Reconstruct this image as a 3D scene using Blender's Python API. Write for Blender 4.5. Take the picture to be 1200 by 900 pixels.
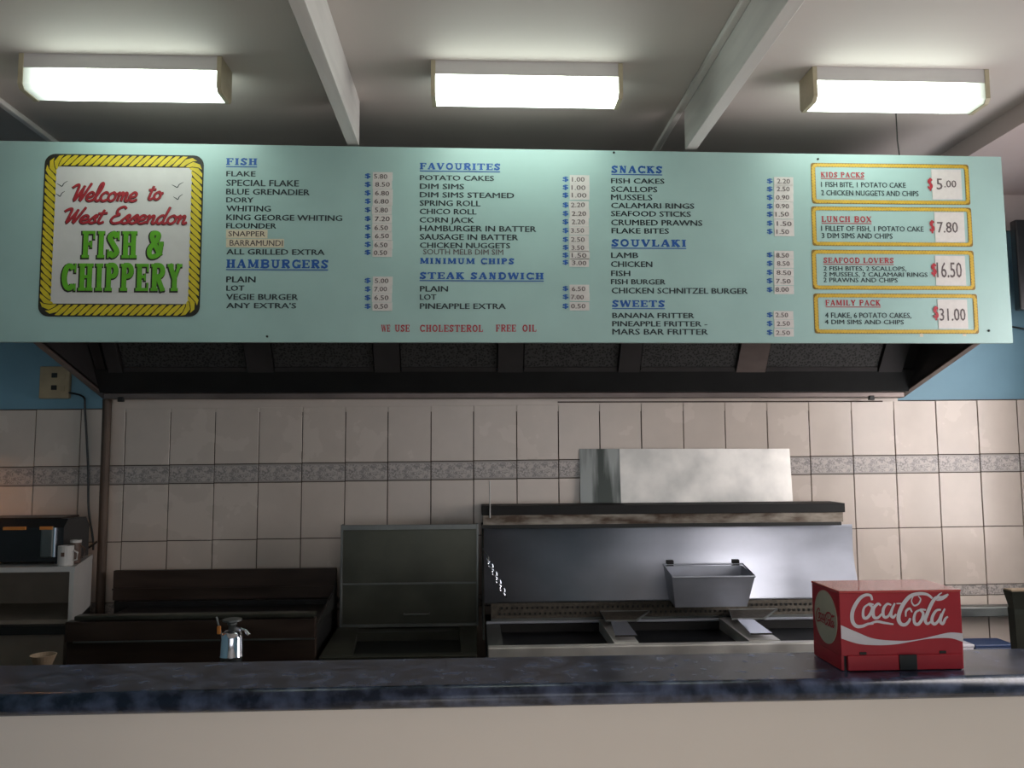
import bpy, bmesh, math, random
from mathutils import Vector, Matrix
random.seed(7)
scene = bpy.context.scene
for o in list(bpy.data.objects): bpy.data.objects.remove(o)
COL = scene.collection
R = math.radians

# ------------------------------------------------------------------ camera
cam = bpy.data.cameras.new('camera'); camo = bpy.data.objects.new('camera', cam); COL.objects.link(camo)
cam.sensor_fit = 'HORIZONTAL'; cam.sensor_width = 36.0; cam.lens = 36.0 * 950 / 1200
yaw, pit, rol = R(2.65), R(4.96), R(-0.30)
F = Vector((math.sin(yaw)*math.cos(pit), math.cos(yaw)*math.cos(pit), math.sin(pit)))
RT = Vector((math.cos(yaw), -math.sin(yaw), 0)); UP = RT.cross(F)
R2 = RT*math.cos(rol) + UP*math.sin(rol); U2 = -RT*math.sin(rol) + UP*math.cos(rol)
m = Matrix((R2, U2, -F)).transposed().to_4x4(); m.translation = (0, 0, 1.6)
camo.matrix_world = m
cam.clip_start = 0.05
scene.camera = camo

# ------------------------------------------------------------------ world, lights, exposure
w = bpy.data.worlds.new('world'); scene.world = w; w.use_nodes = True
bg = w.node_tree.nodes['Background']; bg.inputs[0].default_value = (0.75, 0.87, 1.0, 1); bg.inputs[1].default_value = 1.0
def area(name, loc, target, sx, sy, power, color):
    l = bpy.data.lights.new(name, 'AREA'); l.shape = 'RECTANGLE'; l.size = sx; l.size_y = sy
    l.energy = power; l.color = color
    o = bpy.data.objects.new(name, l); COL.objects.link(o); o.location = loc
    o.rotation_euler = (Vector(target) - Vector(loc)).to_track_quat('-Z', 'Y').to_euler()
    return o
area('daylight_shopfront', (1.0, -3.35, 1.55), (0.6, 0, 1.3), 2.6, 1.9, 30, (1.0, 0.94, 0.90))
area('daylight_side_window', (2.85, 2.25, 1.7), (1.3, 3.4, 1.3), 1.3, 1.2, 42, (1.0, 0.925, 0.91))
sun = bpy.data.lights.new('sun', 'SUN'); sun.energy = 8.5; sun.angle = R(1); sun.color = (1.0, 0.93, 0.84)
suno = bpy.data.objects.new('sun', sun); COL.objects.link(suno); suno.location = (0, -6, 5)
suno.rotation_euler = Vector((0.10, 0.88, -0.42)).to_track_quat('-Z', 'Y').to_euler()
scene.view_settings.view_transform = 'Standard'; scene.view_settings.look = 'None'
scene.view_settings.exposure = 0.0; scene.view_settings.gamma = 1.0
scene.view_settings.use_curve_mapping = False
LAMP = 7.5

# ------------------------------------------------------------------ materials
def mat(name, color, rough=0.6, metal=0.0, spec=0.5, var=0.0, scale=8.0, bump=0.0, stretch=None, color2=None, coat=0.0, detail=4.0, emit=None, estr=0.0, lo=0.35, hi=0.65, rvar=0.0, world=False):
    mt = bpy.data.materials.new(name); mt.use_nodes = True; nt = mt.node_tree; b = nt.nodes['Principled BSDF']
    c = (*color, 1)
    b.inputs['Base Color'].default_value = c; b.inputs['Roughness'].default_value = rough
    b.inputs['Metallic'].default_value = metal; b.inputs['Specular IOR Level'].default_value = spec
    b.inputs['Coat Weight'].default_value = coat
    if emit: b.inputs['Emission Color'].default_value = (*emit, 1); b.inputs['Emission Strength'].default_value = estr
    if var or bump or color2 or rvar:
        tc = nt.nodes.new('ShaderNodeTexCoord'); mp = nt.nodes.new('ShaderNodeMapping')
        if stretch: mp.inputs['Scale'].default_value = stretch
        nz = nt.nodes.new('ShaderNodeTexNoise'); nz.inputs['Scale'].default_value = scale; nz.inputs['Detail'].default_value = detail
        gm = nt.nodes.new('ShaderNodeNewGeometry')
        nt.links.new(gm.outputs['Position'] if world else tc.outputs['Object'], mp.inputs[0]); nt.links.new(mp.outputs[0], nz.inputs['Vector'])
        rp = nt.nodes.new('ShaderNodeValToRGB'); rp.color_ramp.elements[0].position = lo; rp.color_ramp.elements[1].position = hi
        c2 = color2 if color2 else tuple(max(0, v*(1-var)) for v in color)
        rp.color_ramp.elements[0].color = (*c2, 1); rp.color_ramp.elements[1].color = c
        nt.links.new(nz.outputs['Fac'], rp.inputs[0]); nt.links.new(rp.outputs[0], b.inputs['Base Color'])
        if bump:
            bp = nt.nodes.new('ShaderNodeBump'); bp.inputs['Strength'].default_value = bump; bp.inputs['Distance'].default_value = 0.004
            nt.links.new(nz.outputs['Fac'], bp.inputs['Height']); nt.links.new(bp.outputs[0], b.inputs['Normal'])
        if rvar:
            mr = nt.nodes.new('ShaderNodeMapRange'); mr.inputs['To Min'].default_value = max(0.05, rough-rvar); mr.inputs['To Max'].default_value = min(1, rough+rvar)
            mr.inputs['From Min'].default_value = 0.3; mr.inputs['From Max'].default_value = 0.7
            nt.links.new(nz.outputs['Fac'], mr.inputs[0]); nt.links.new(mr.outputs[0], b.inputs['Roughness'])
    return mt
M = {}
M['ceiling'] = mat('ceiling_paint', (0.58, 0.525, 0.495), 0.7, var=0.05, scale=2)
M['beam'] = mat('beam_paint', (0.78, 0.74, 0.71), 0.5, var=0.10, scale=3, stretch=(8, 1, 8), bump=0.3)
M['wall_blue'] = mat('blue_wall_paint', (0.17, 0.33, 0.42), 0.55, var=0.12, scale=3)
M['wall_pink'] = mat('pale_pink_paint', (0.55, 0.46, 0.44), 0.6, var=0.08, scale=3)
M['wall_plain'] = mat('plain_wall_paint', (0.50, 0.46, 0.42), 0.7, var=0.08, scale=2)
M['grout'] = mat('brown_grout', (0.10, 0.068, 0.052), 0.9, var=0.4, scale=10)
M['tile'] = mat('cream_wall_tile', (0.64, 0.55, 0.475), 0.24, var=0.10, scale=5, spec=0.4, world=True, rvar=0.06)
M['floor'] = mat('floor_vinyl', (0.50, 0.44, 0.37), 0.5, var=0.2, scale=5)
M['counter_white'] = mat('counter_front_laminate', (0.82, 0.74, 0.68), 0.45, var=0.05, scale=2)
M['sign'] = mat('pale_aqua_sign_paint', (0.37, 0.54, 0.51), 0.38, var=0.08, scale=4, spec=0.4)
M['sign_edge'] = mat('sign_board_edge', (0.35, 0.36, 0.33), 0.6, var=0.2, scale=8)
M['white_print'] = mat('white_print', (0.62, 0.60, 0.58), 0.5, var=0.05, scale=20)
M['sticker'] = mat('price_sticker_paper', (0.66, 0.62, 0.59), 0.6, var=0.06, scale=60)
M['tan_sticker'] = mat('yellowed_label_paper', (0.66, 0.58, 0.42), 0.6, var=0.08, scale=60)
M['black_ink'] = mat('black_ink', (0.015, 0.03, 0.035), 0.5, var=0.3, scale=90)
M['pen_ink'] = mat('pen_ink', (0.13, 0.10, 0.10), 0.6, var=0.3, scale=90)
M['blue_ink'] = mat('blue_ink', (0.012, 0.10, 0.38), 0.5, var=0.2, scale=90)
M['red_ink'] = mat('red_ink', (0.45, 0.035, 0.05), 0.5, var=0.2, scale=90)
M['script_red'] = mat('brush_red_paint', (0.40, 0.02, 0.03), 0.5, var=0.3, scale=60)
M['green_ink'] = mat('green_paint', (0.12, 0.42, 0.015), 0.5, var=0.2, scale=30)
M['rope_yellow'] = mat('rope_yellow_paint', (0.66, 0.52, 0.02), 0.5, var=0.15, scale=40)
M['rope_gold'] = mat('rope_gold_paint', (0.62, 0.40, 0.04), 0.5, var=0.15, scale=40)
M['rope_black'] = mat('rope_outline_paint', (0.02, 0.018, 0.01), 0.6, var=0.3, scale=60)
M['rope_brown'] = mat('rope_brown_paint', (0.26, 0.15, 0.02), 0.6, var=0.3, scale=60)
M['steel'] = mat('brushed_stainless_steel', (0.50, 0.52, 0.58), 0.50, 0.80, var=0.22, scale=4, stretch=(1, 1, 1.5), rvar=0.08)
M['steel_bright'] = mat('pale_stained_steel', (0.80, 0.77, 0.72), 0.42, 0.60, var=0.22, scale=9, rvar=0.12, bump=0.05)
M['steel_dull'] = mat('dull_grey_steel', (0.20, 0.21, 0.20), 0.45, 0.8, var=0.3, scale=8, rvar=0.1)
M['steel_olive'] = mat('dull_olive_steel', (0.088, 0.090, 0.070), 0.40, 0.75, var=0.3, scale=6, rvar=0.1)
M['steel_brown'] = mat('greasy_brown_steel', (0.060, 0.038, 0.028), 0.42, 0.4, var=0.35, scale=7, stretch=(0.6, 1, 4), rvar=0.12)
M['flue_stain'] = mat('heat_stained_steel', (0.30, 0.265, 0.22), 0.45, 0.7, color2=(0.07, 0.045, 0.03), scale=9, stretch=(1, 1, 3))
M['flue_black'] = mat('sooty_flue_metal', (0.010, 0.009, 0.008), 0.7, 0.1, var=0.3, scale=12)
M['dark_metal'] = mat('blackened_metal', (0.022, 0.022, 0.02), 0.55, 0.3, var=0.3, scale=12)
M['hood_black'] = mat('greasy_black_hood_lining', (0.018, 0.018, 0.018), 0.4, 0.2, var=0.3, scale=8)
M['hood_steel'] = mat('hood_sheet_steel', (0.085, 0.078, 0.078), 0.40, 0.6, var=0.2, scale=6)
M['hood_rim'] = mat('hood_rim_metal', (0.19, 0.15, 0.135), 0.38, 0.4, var=0.3, scale=10, stretch=(0.5, 1, 1))
M['oil'] = mat('dark_frying_oil', (0.006, 0.007, 0.008), 0.35, 0.0, spec=0.2, var=0.2, scale=3)
M['mesh_brown'] = mat('browned_wire_mesh', (0.10, 0.085, 0.065), 0.6, 0.5, var=0.4, scale=60)
M['laminate'] = mat('navy_marbled_laminate', (0.014, 0.019, 0.036), 0.25, color2=(0.085, 0.105, 0.175), scale=22, detail=14, lo=0.30, hi=0.60, spec=0.35)
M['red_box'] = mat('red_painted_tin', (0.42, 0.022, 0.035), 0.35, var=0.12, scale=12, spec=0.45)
M['red_lid'] = mat('glossy_red_lid_sheen', (0.52, 0.07, 0.07), 0.15, var=0.08, scale=10, spec=0.5, coat=0.35)  # box red made paler; sheen of the reflected tiles is in the colour
M['box_white'] = mat('white_lettering_paint', (0.66, 0.63, 0.68), 0.45, var=0.06, scale=30)
M['cream'] = mat('cream_disc_paint', (0.46, 0.42, 0.33), 0.5, var=0.08, scale=30)
M['black_plastic'] = mat('black_plastic', (0.012, 0.012, 0.013), 0.35, var=0.2, scale=20)
M['chrome'] = mat('polished_chrome', (0.72, 0.74, 0.80), 0.12, 1.0, var=0.05, scale=5)
M['white_plastic'] = mat('white_enamel', (0.55, 0.53, 0.50), 0.4, var=0.06, scale=10)
M['olive_panel'] = mat('olive_grey_board', (0.25, 0.205, 0.16), 0.6, var=0.15, scale=8)
M['outlet'] = mat('aged_cream_plastic', (0.42, 0.33, 0.20), 0.5, var=0.2, scale=14)
M['pole'] = mat('rusty_brown_pipe', (0.11, 0.072, 0.05), 0.5, 0.3, var=0.4, scale=14, stretch=(1, 1, .4))
M['brown_china'] = mat('brown_glazed_china', (0.12, 0.07, 0.05), 0.3, var=0.2, scale=10)
M['tan'] = mat('tan_stoneware', (0.42, 0.30, 0.20), 0.5, var=0.2, scale=20)
M['blue_plastic'] = mat('blue_plastic', (0.03, 0.06, 0.16), 0.4, var=0.2, scale=10)
M['cap'] = mat('yellowed_plastic_cap', (0.50, 0.44, 0.30), 0.5, var=0.2, scale=14)
M['lamp_body'] = mat('lamp_white_enamel', (0.60, 0.58, 0.57), 0.4, var=0.04, scale=8)
M['aluminium'] = mat('window_aluminium', (0.5, 0.5, 0.5), 0.4, 0.8, var=0.1, scale=8)
M['amber'] = mat('amber_glint_paint', (0.7, 0.25, 0.05), 0.35, var=0.2, scale=20)  # orange colour of the painted glints on jug and toaster

def filter_mat():
    mt = bpy.data.materials.new('knitted_filter_mesh'); mt.use_nodes = True; nt = mt.node_tree; b = nt.nodes['Principled BSDF']
    tc = nt.nodes.new('ShaderNodeTexCoord'); mp = nt.nodes.new('ShaderNodeMapping'); mp.inputs['Rotation'].default_value = (0, R(35), R(35))
    ck = nt.nodes.new('ShaderNodeTexVoronoi'); ck.inputs['Scale'].default_value = 110
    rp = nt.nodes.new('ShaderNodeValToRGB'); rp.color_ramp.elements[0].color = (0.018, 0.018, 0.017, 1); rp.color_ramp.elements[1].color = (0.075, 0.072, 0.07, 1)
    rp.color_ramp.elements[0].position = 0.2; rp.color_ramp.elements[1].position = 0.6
    nt.links.new(tc.outputs['Object'], mp.inputs[0]); nt.links.new(mp.outputs[0], ck.inputs['Vector'])
    nt.links.new(ck.outputs['Distance'], rp.inputs[0]); nt.links.new(rp.outputs[0], b.inputs['Base Color'])
    b.inputs['Metallic'].default_value = 0.4; b.inputs['Roughness'].default_value = 0.5
    return mt
M['filter'] = filter_mat()

def border_mat():
    # grey marbled scroll pattern of the decorative border tile
    mt = bpy.data.materials.new('grey_scroll_border'); mt.use_nodes = True; nt = mt.node_tree; b = nt.nodes['Principled BSDF']
    tc = nt.nodes.new('ShaderNodeTexCoord')
    nz = nt.nodes.new('ShaderNodeTexNoise'); nz.inputs['Scale'].default_value = 75; nz.inputs['Detail'].default_value = 2; nz.inputs['Distortion'].default_value = 1.6
    rp = nt.nodes.new('ShaderNodeValToRGB'); e = rp.color_ramp.elements
    e[0].position = 0.40; e[0].color = (0.26, 0.235, 0.22, 1); e[1].position = 0.56; e[1].color = (0.50, 0.44, 0.40, 1)
    # plain bands along the top and the bottom of the strip
    sp = nt.nodes.new('ShaderNodeSeparateXYZ'); ab = nt.nodes.new('ShaderNodeMath'); ab.operation = 'ABSOLUTE'
    gt = nt.nodes.new('ShaderNodeMath'); gt.operation = 'GREATER_THAN'; gt.inputs[1].default_value = 0.031
    mx = nt.nodes.new('ShaderNodeMix'); mx.data_type = 'RGBA'; mx.inputs[7].default_value = (0.36, 0.32, 0.29, 1)
    nt.links.new(tc.outputs['Object'], nz.inputs['Vector']); nt.links.new(nz.outputs['Fac'], rp.inputs[0])
    nt.links.new(tc.outputs['Object'], sp.inputs[0]); nt.links.new(sp.outputs['Z'], ab.inputs[0]); nt.links.new(ab.outputs[0], gt.inputs[0])
    nt.links.new(gt.outputs[0], mx.inputs[0]); nt.links.new(rp.outputs[0], mx.inputs[6]); nt.links.new(mx.outputs[2], b.inputs['Base Color'])
    b.inputs['Roughness'].default_value = 0.35
    return mt
M['border'] = border_mat()

def diffuser_mat(half, end):
    # a worn tube gives off less light towards its blackened end
    mt = bpy.data.materials.new('lit_prismatic_diffuser'); mt.use_nodes = True; nt = mt.node_tree; b = nt.nodes['Principled BSDF']
    tc = nt.nodes.new('ShaderNodeTexCoord'); sp = nt.nodes.new('ShaderNodeSeparateXYZ'); ab = nt.nodes.new('ShaderNodeMath'); ab.operation = 'MULTIPLY'; ab.inputs[1].default_value = end
    mr = nt.nodes.new('ShaderNodeMapRange'); mr.inputs['From Min'].default_value = half-0.11; mr.inputs['From Max'].default_value = half
    mr.inputs['To Min'].default_value = 1.0; mr.inputs['To Max'].default_value = 0.40
    pw = nt.nodes.new('ShaderNodeMath'); pw.operation = 'POWER'; pw.inputs[1].default_value = 4.0
    ml = nt.nodes.new('ShaderNodeMath'); ml.operation = 'MULTIPLY'; ml.inputs[1].default_value = LAMP
    nt.links.new(tc.outputs['Object'], sp.inputs[0]); nt.links.new(sp.outputs['X'], ab.inputs[0]); nt.links.new(ab.outputs[0], mr.inputs[0])
    nt.links.new(mr.outputs[0], pw.inputs[0]); nt.links.new(pw.outputs[0], ml.inputs[0]); nt.links.new(ml.outputs[0], b.inputs['Emission Strength'])
    b.inputs['Emission Color'].default_value = (0.86, 1.0, 0.90, 1); b.inputs['Base Color'].default_value = (0.6, 0.62, 0.5, 1); b.inputs['Roughness'].default_value = 0.4
    return mt


def glass_mat():
    mt = bpy.data.materials.new('window_glass'); mt.use_nodes = True; nt = mt.node_tree
    nt.nodes.remove(nt.nodes['Principled BSDF']); out = nt.nodes['Material Output']
    tr = nt.nodes.new('ShaderNodeBsdfTransparent'); gl = nt.nodes.new('ShaderNodeBsdfGlossy'); gl.inputs['Roughness'].default_value = 0.02
    mx = nt.nodes.new('ShaderNodeMixShader'); mx.inputs[0].default_value = 0.06
    nt.links.new(tr.outputs[0], mx.inputs[1]); nt.links.new(gl.outputs[0], mx.inputs[2]); nt.links.new(mx.outputs[0], out.inputs[0])
    return mt
M['glass'] = glass_mat()

# ------------------------------------------------------------------ mesh helpers
def obj(name, bm_or_me, material, parent=None, loc=None, smooth=False):
    if isinstance(bm_or_me, bmesh.types.BMesh):
        bmesh.ops.recalc_face_normals(bm_or_me, faces=bm_or_me.faces)
        me = bpy.data.meshes.new(name); bm_or_me.to_mesh(me); bm_or_me.free()
        if smooth:
            for p in me.polygons: p.use_smooth = True
    else: me = bm_or_me
    if material is not None and not me.materials: me.materials.append(material)
    o = bpy.data.objects.new(name, me); COL.objects.link(o)
    if parent is not None: o.parent = parent
    if loc is not None: o.location = loc
    return o
def thing(name, label, cat, loc=(0, 0, 0), rz=0.0, group=None):
    o = bpy.data.objects.new(name, None); COL.objects.link(o); o.empty_display_size = 0.1
    o.location = loc; o.rotation_euler = (0, 0, rz); o['label'] = label; o['category'] = cat
    if group: o['group'] = group
    return o
def tag(o, label, cat, group=None):
    o['label'] = label; o['category'] = cat
    if group: o['group'] = group
    return o
def structure(o): o['kind'] = 'structure'; return o
def box(bm, x0, x1, y0, y1, z0, z1, bev=0.0):
    vs = [bm.verts.new((x, y, z)) for x in (x0, x1) for y in (y0, y1) for z in (z0, z1)]
    fs = [(0, 1, 3, 2), (4, 6, 7, 5), (0, 4, 5, 1), (2, 3, 7, 6), (0, 2, 6, 4), (1, 5, 7, 3)]
    faces = [bm.faces.new([vs[i] for i in f]) for f in fs]
    if bev:
        es = list({e for f in faces for e in f.edges})
        bmesh.ops.bevel(bm, geom=es, offset=bev, segments=2, affect='EDGES', profile=0.5)
    return bm
def bx(*a, bev=0.0): return box(bmesh.new(), *a, bev=bev)
def prism_x(bm, prof, x0, x1):            # profile of (y, z) points extruded along x
    a = [bm.verts.new((x0, y, z)) for y, z in prof]; b = [bm.verts.new((x1, y, z)) for y, z in prof]
    bm.faces.new(a); bm.faces.new(b[::-1]); n = len(prof)
    for i in range(n): bm.faces.new((a[i], b[i], b[(i+1) % n], a[(i+1) % n]))
    return bm
def hexa(bm, bot, top):                   # two quads joined
    a = [bm.verts.new(p) for p in bot]; b = [bm.verts.new(p) for p in top]
    bm.faces.new(a[::-1]); bm.faces.new(b)
    for i in range(4): bm.faces.new((a[i], a[(i+1) % 4], b[(i+1) % 4], b[i]))
    return bm
def tube(bm, pts, r, n=8, closed=False):
    pts = [Vector(p) for p in pts]; rings = []; N = len(pts)
    for i, p in enumerate(pts):
        if closed: t = pts[(i+1) % N] - pts[i-1]
        else: t = pts[min(i+1, N-1)] - pts[max(i-1, 0)]
        t.normalize(); a = Vector((0, 0, 1)) if abs(t.z) < 0.9 else Vector((1, 0, 0))
        u = t.cross(a).normalized(); v = t.cross(u)
        rr = r[i] if isinstance(r, (list, tuple)) else r
        rings.append([bm.verts.new(p + (u*math.cos(2*math.pi*k/n) + v*math.sin(2*math.pi*k/n))*rr) for k in range(n)])
    for i in range(N if closed else N-1):
        A, B = rings[i], rings[(i+1) % N]
        for k in range(n): bm.faces.new((A[k], A[(k+1) % n], B[(k+1) % n], B[k]))
    if not closed: bm.faces.new(rings[0][::-1]); bm.faces.new(rings[-1])
    return bm
def lathe(bm, prof, cx=0, cy=0, n=24):    # profile of (radius, z)
    rings = [[bm.verts.new((cx + r*math.cos(2*math.pi*k/n), cy + r*math.sin(2*math.pi*k/n), z)) for k in range(n)] for r, z in prof]
    for A, B in zip(rings, rings[1:]):
        for k in range(n): bm.faces.new((A[k], A[(k+1) % n], B[(k+1) % n], B[k]))
    bm.faces.new(rings[0][::-1]); bm.faces.new(rings[-1])
    return bm
def smooth_curve(pts, steps=5):
    if len(pts) < 3: return pts
    out = []; n = len(pts)
    for i in range(n-1):
        p0 = pts[max(i-1, 0)]; p1 = pts[i]; p2 = pts[i+1]; p3 = pts[min(i+2, n-1)]
        for s in range(steps):
            t = s/steps
            out.append(tuple(0.5*((2*p1[k]) + (-p0[k]+p2[k])*t + (2*p0[k]-5*p1[k]+4*p2[k]-p3[k])*t*t + (-p0[k]+3*p1[k]-3*p2[k]+p3[k])*t**3) for k in range(2)))
    out.append(tuple(pts[-1])); return out
def ribbon(bm, pts, wd, put, taper=False, side_on=False):  # flat stroke; wd a number or one width per point; put maps (u, v) to 3D
    n = len(pts); L = []; Rr = []
    for i, p in enumerate(pts):
        a = pts[max(i-1, 0)]; b = pts[min(i+1, n-1)]
        dx, dy = b[0]-a[0], b[1]-a[1]; l = math.hypot(dx, dy) or 1e-9
        ww = wd[i] if isinstance(wd, (list, tuple)) else wd
        if taper: ww *= 0.35 + 0.65*math.sin(math.pi*(i+0.4)/(n-0.2))
        k = len(bm.verts)*1e-6; off = Vector((-k, 0, 0)) if side_on else Vector((0, -k, 0))    # later strokes lie a hair above earlier ones
        L.append(bm.verts.new(Vector(put(p[0]-dy/l*ww/2, p[1]+dx/l*ww/2))+off)); Rr.append(bm.verts.new(Vector(put(p[0]+dy/l*ww/2, p[1]-dx/l*ww/2))+off))
    for i in range(n-1): bm.faces.new((L[i], Rr[i], Rr[i+1], L[i+1]))
def poly(bm, pts, put): bm.faces.new([bm.verts.new(put(*p)) for p in pts])

# ------------------------------------------------------------------ serif capitals drawn with strokes
def arc(cx, cy, rx, ry, a0, a1, n=10): return [(cx+rx*math.cos(R(a0+(a1-a0)*i/n)), cy+ry*math.sin(R(a0+(a1-a0)*i/n))) for i in range(n+1)]
GW = {'I': .42, 'M': 1.1, 'W': 1.15, ' ': .38, 'S': .68, 'E': .74, 'F': .72, 'P': .76, 'L': .7, '&': .85, 'R': .82}
def serif_strokes(ch, w, T, t):
    """strokes of a capital: list of (points, width); width w, cap height 1, thick T, thin t"""
    h = T/2; l = h + .09*w; r = w - h - .09*w; S = []
    def stem(x, y0=0, y1=1, wd=T, sb=1, st=1):
        S.append(([(x, y0), (x, y1)], wd)); e = wd/2 + .07
        if sb: S.append(([(x-e, y0+t/2), (x+e, y0+t/2)], t))
        if st: S.append(([(x-e, y1-t/2), (x+e, y1-t/2)], t))
    def bar(x0, x1, y): S.append(([(x0, y), (x1, y)], t))
    def tick(x, y0, y1): S.append(([(x, y0), (x, y1)], t*.9))
    q = t/2
    if ch == 'I': stem(w/2)
    elif ch == 'H': stem(l); stem(r); bar(l, r, .52)
    elif ch in 'EF':
        stem(l); bar(l, w-q, 1-q); tick(w-q, 1, .70); bar(l, w*.72, .52); tick(w*.72, .64, .38)
        if ch == 'E': bar(l, w-q, q); tick(w-q, 0, .30)
    elif ch == 'L': stem(l); bar(l, w-q, q); tick(w-q, 0, .32)
    elif ch == 'T': stem(w/2, st=0); bar(q, w-q, 1-q); tick(q, 1, .70); tick(w-q, 1, .70)
    elif ch in 'PRB':
        stem(l); S.append(([(l, 1-q)] + arc(w*.55, .74, w*.45-h, .26-q, 90, -90) + [(l, .48+q)], T*.8))
        if ch == 'B': S.append(([(l, .52)] + arc(w*.58, .27, w*.44-h, .27-q, 90, -90) + [(l, q)], T*.8))
        if ch == 'R': S.append(([(w*.5, .5), (w-h*.7, 0)], T)); bar(w-T, w, q)
    elif ch == 'D': stem(l); S.append(([(l, 1-q)] + arc(w*.5, .5, w*.5-h, .5-q, 90, -90) + [(l, q)], T*.9))
    elif ch == 'O': S.append((arc(w/2, .5, w/2-h, .5-h*.6, 0, 360, 20), T*.85))
    elif ch in 'CG':
        S.append((arc(w/2+h*.3, .5, w/2-h, .5-h*.6, 42, 320, 16), T*.85)); tick(w-q, 1, .66)
        if ch == 'G': stem(w-h, 0, .42, sb=0)
        else: tick(w-q, .0, .26)
    elif ch == 'S':
        S.append((smooth_curve([(w-h, .76), (w*.55, 1-h*.6), (h, .76), (w*.5, .5), (w-h, .25), (w*.45, h*.6), (h*.8, .24)], 4), T*.85)); tick(w-q, 1, .68); tick(q, 0, .32)
    elif ch == 'U': S.append(([(l, 1), (l, .35)] + arc((l+r)/2, .34, (r-l)/2, .34-h*.6, 180, 360) + [(r, 1)], T*.8)); bar(0, l*2, 1-q); bar(r-l, w, 1-q)
    elif ch == 'V': S.append(([(h, 1), (w/2, 0)], T)); S.append(([(w-h*.8, 1), (w/2, 0)], t)); bar(0, T+.08, 1-q); bar(w-T-.05, w, 1-q)
    elif ch == 'A': S.append(([(h*.8, 0), (w/2, 1)], t)); S.append(([(w-h, 0), (w/2, 1)], T)); bar(w*.24, w*.72, .33); bar(0, T+.05, q); bar(w-T-.08, w, q)
    elif ch == 'N': stem(l, wd=t); stem(r, wd=t, sb=0); S.append(([(l, 1), (r, 0)], T))
    elif ch == 'M': stem(l*.8, wd=t); stem(w-l*.9, wd=T); S.append(([(l, 1), (w*.48, .1)], T*.9)); S.append(([(w-l, 1), (w*.48, .1)], t))
    elif ch == 'W':
        for a, b, c in ((h, .30*w, T), (.52*w, .30*w, t), (.50*w, .74*w, T), (w-h*.6, .74*w, t)): S.append(([(a, 1), (b, 0)], c))
        bar(0, T+.06, 1-q); bar(w-T, w, 1-q)
    elif ch == 'K': stem(l); S.append(([(r, 1), (l, .42)], t)); S.append(([(w*.42, .6), (w-h, 0)], T)); bar(w-T-.1, w, q); bar(r-T, w-.02, 1-q)
    elif ch == 'Y': stem(w/2, 0, .5, st=0); S.append(([(h, 1), (w/2, .45)], T)); S.append(([(w-h, 1), (w/2, .45)], T*.7)); bar(0, T+.08, 1-q); bar(w-T-.05, w, 1-q)
    elif ch == 'X': S.append(([(h, 1), (w-h, 0)], T)); S.append(([(w-h, 1), (h, 0)], t)); bar(0, T+.05, 1-q); bar(w-T, w, 1-q); bar(0, T, q); bar(w-T-.05, w, q)
    elif ch == '&':
        S.append((smooth_curve([(w-h, h*.7), (w*.32, .68), (w*.30, .9), (w*.5, 1-h*.5), (w*.68, .86), (w*.55, .64), (w*.16, .36), (w*.18, .1), (w*.45, h*.5), (w*.75, .2), (w*.85, .55)], 4), T*.72)); bar(w*.68, w, .56)
    return S
def serif_text(bm, s, x0, wid, z0, hgt, put, T=.26, t=.10, grow=0.0, dx=0.0, dz=0.0, gap=.13):
    tot = sum(GW.get(c, .86) for c in s) + gap*(len(s)-1); k = wid/tot; x = 0
    for c in s:
        w = GW.get(c, .86)
        for pts, wd in serif_strokes(c, w, T, t):
            P2 = [(x0+dx+(x+p[0])*k, z0+dz+p[1]*hgt) for p in pts]
            sc = (k if abs(pts[0][0]-pts[-1][0]) < abs(pts[0][1]-pts[-1][1]) else hgt)
            if len(pts) > 2: sc = (k+hgt)/2
            if grow and len(P2) == 2:
                a, b = Vector(P2[0]), Vector(P2[1]); d = (b-a).normalized()*grow; P2 = [tuple(a-d), tuple(b+d)]
            ribbon(bm, P2, wd*sc + 2*grow, put)
        x += w + gap

# brush script letters: strokes in a box with x-height 1
CUR = {
 'e': ([[(0,.4),(.45,.5),(.58,.8),(.35,1),(.08,.7),(.08,.25),(.35,0),(.75,.2)]], .72),
 'l': ([[(0,.2),(.35,1.2),(.42,1.9),(.25,2.0),(.14,1.4),(.14,.3),(.3,0),(.55,.2)]], .52),
 'c': ([[(.6,.8),(.38,1),(.1,.75),(.07,.3),(.3,0),(.68,.2)]], .66),
 'o': ([[(.4,1),(.1,.75),(.08,.25),(.35,0),(.62,.3),(.6,.75),(.4,1),(.55,.78),(.85,.85)]], .8),
 'm': ([[(0,.8),(.12,.95),(.12,0)],[(.12,.5),(.32,.95),(.45,.85),(.45,0)],[(.45,.5),(.66,.95),(.8,.8),(.78,.15),(.9,0),(1.08,.2)]], 1.05),
 'n': ([[(0,.8),(.12,.95),(.12,0)],[(.12,.5),(.38,.95),(.52,.8),(.5,.15),(.62,0),(.8,.2)]], .78),
 't': ([[(.3,1.7),(.18,.3),(.32,0),(.6,.2)],[(-.08,1.2),(.62,1.3)]], .6),
 's': ([[(0,.3),(.4,1),(.55,.85),(.38,.6),(.55,.25),(.3,0),(.05,.15)],[(.3,0),(.65,.2)]], .62),
 'd': ([[(.58,.8),(.35,1),(.1,.75),(.07,.25),(.3,0),(.6,.4)],[(.68,2),(.55,.3),(.68,0),(.9,.2)]], .84),
 'W': ([[(-.25,1.45),(.1,1.8),(.3,1.6),(.25,0),(.75,1.5),(.75,1.5),(.78,0),(1.3,2.0)]], 1.22),
 'E': ([[(.95,1.75),(.7,2.0),(.35,1.75),(.35,1.2),(.6,1.08),(.2,.8),(.1,.3),(.4,0),(.95,.2)]], .9),
}
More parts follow.
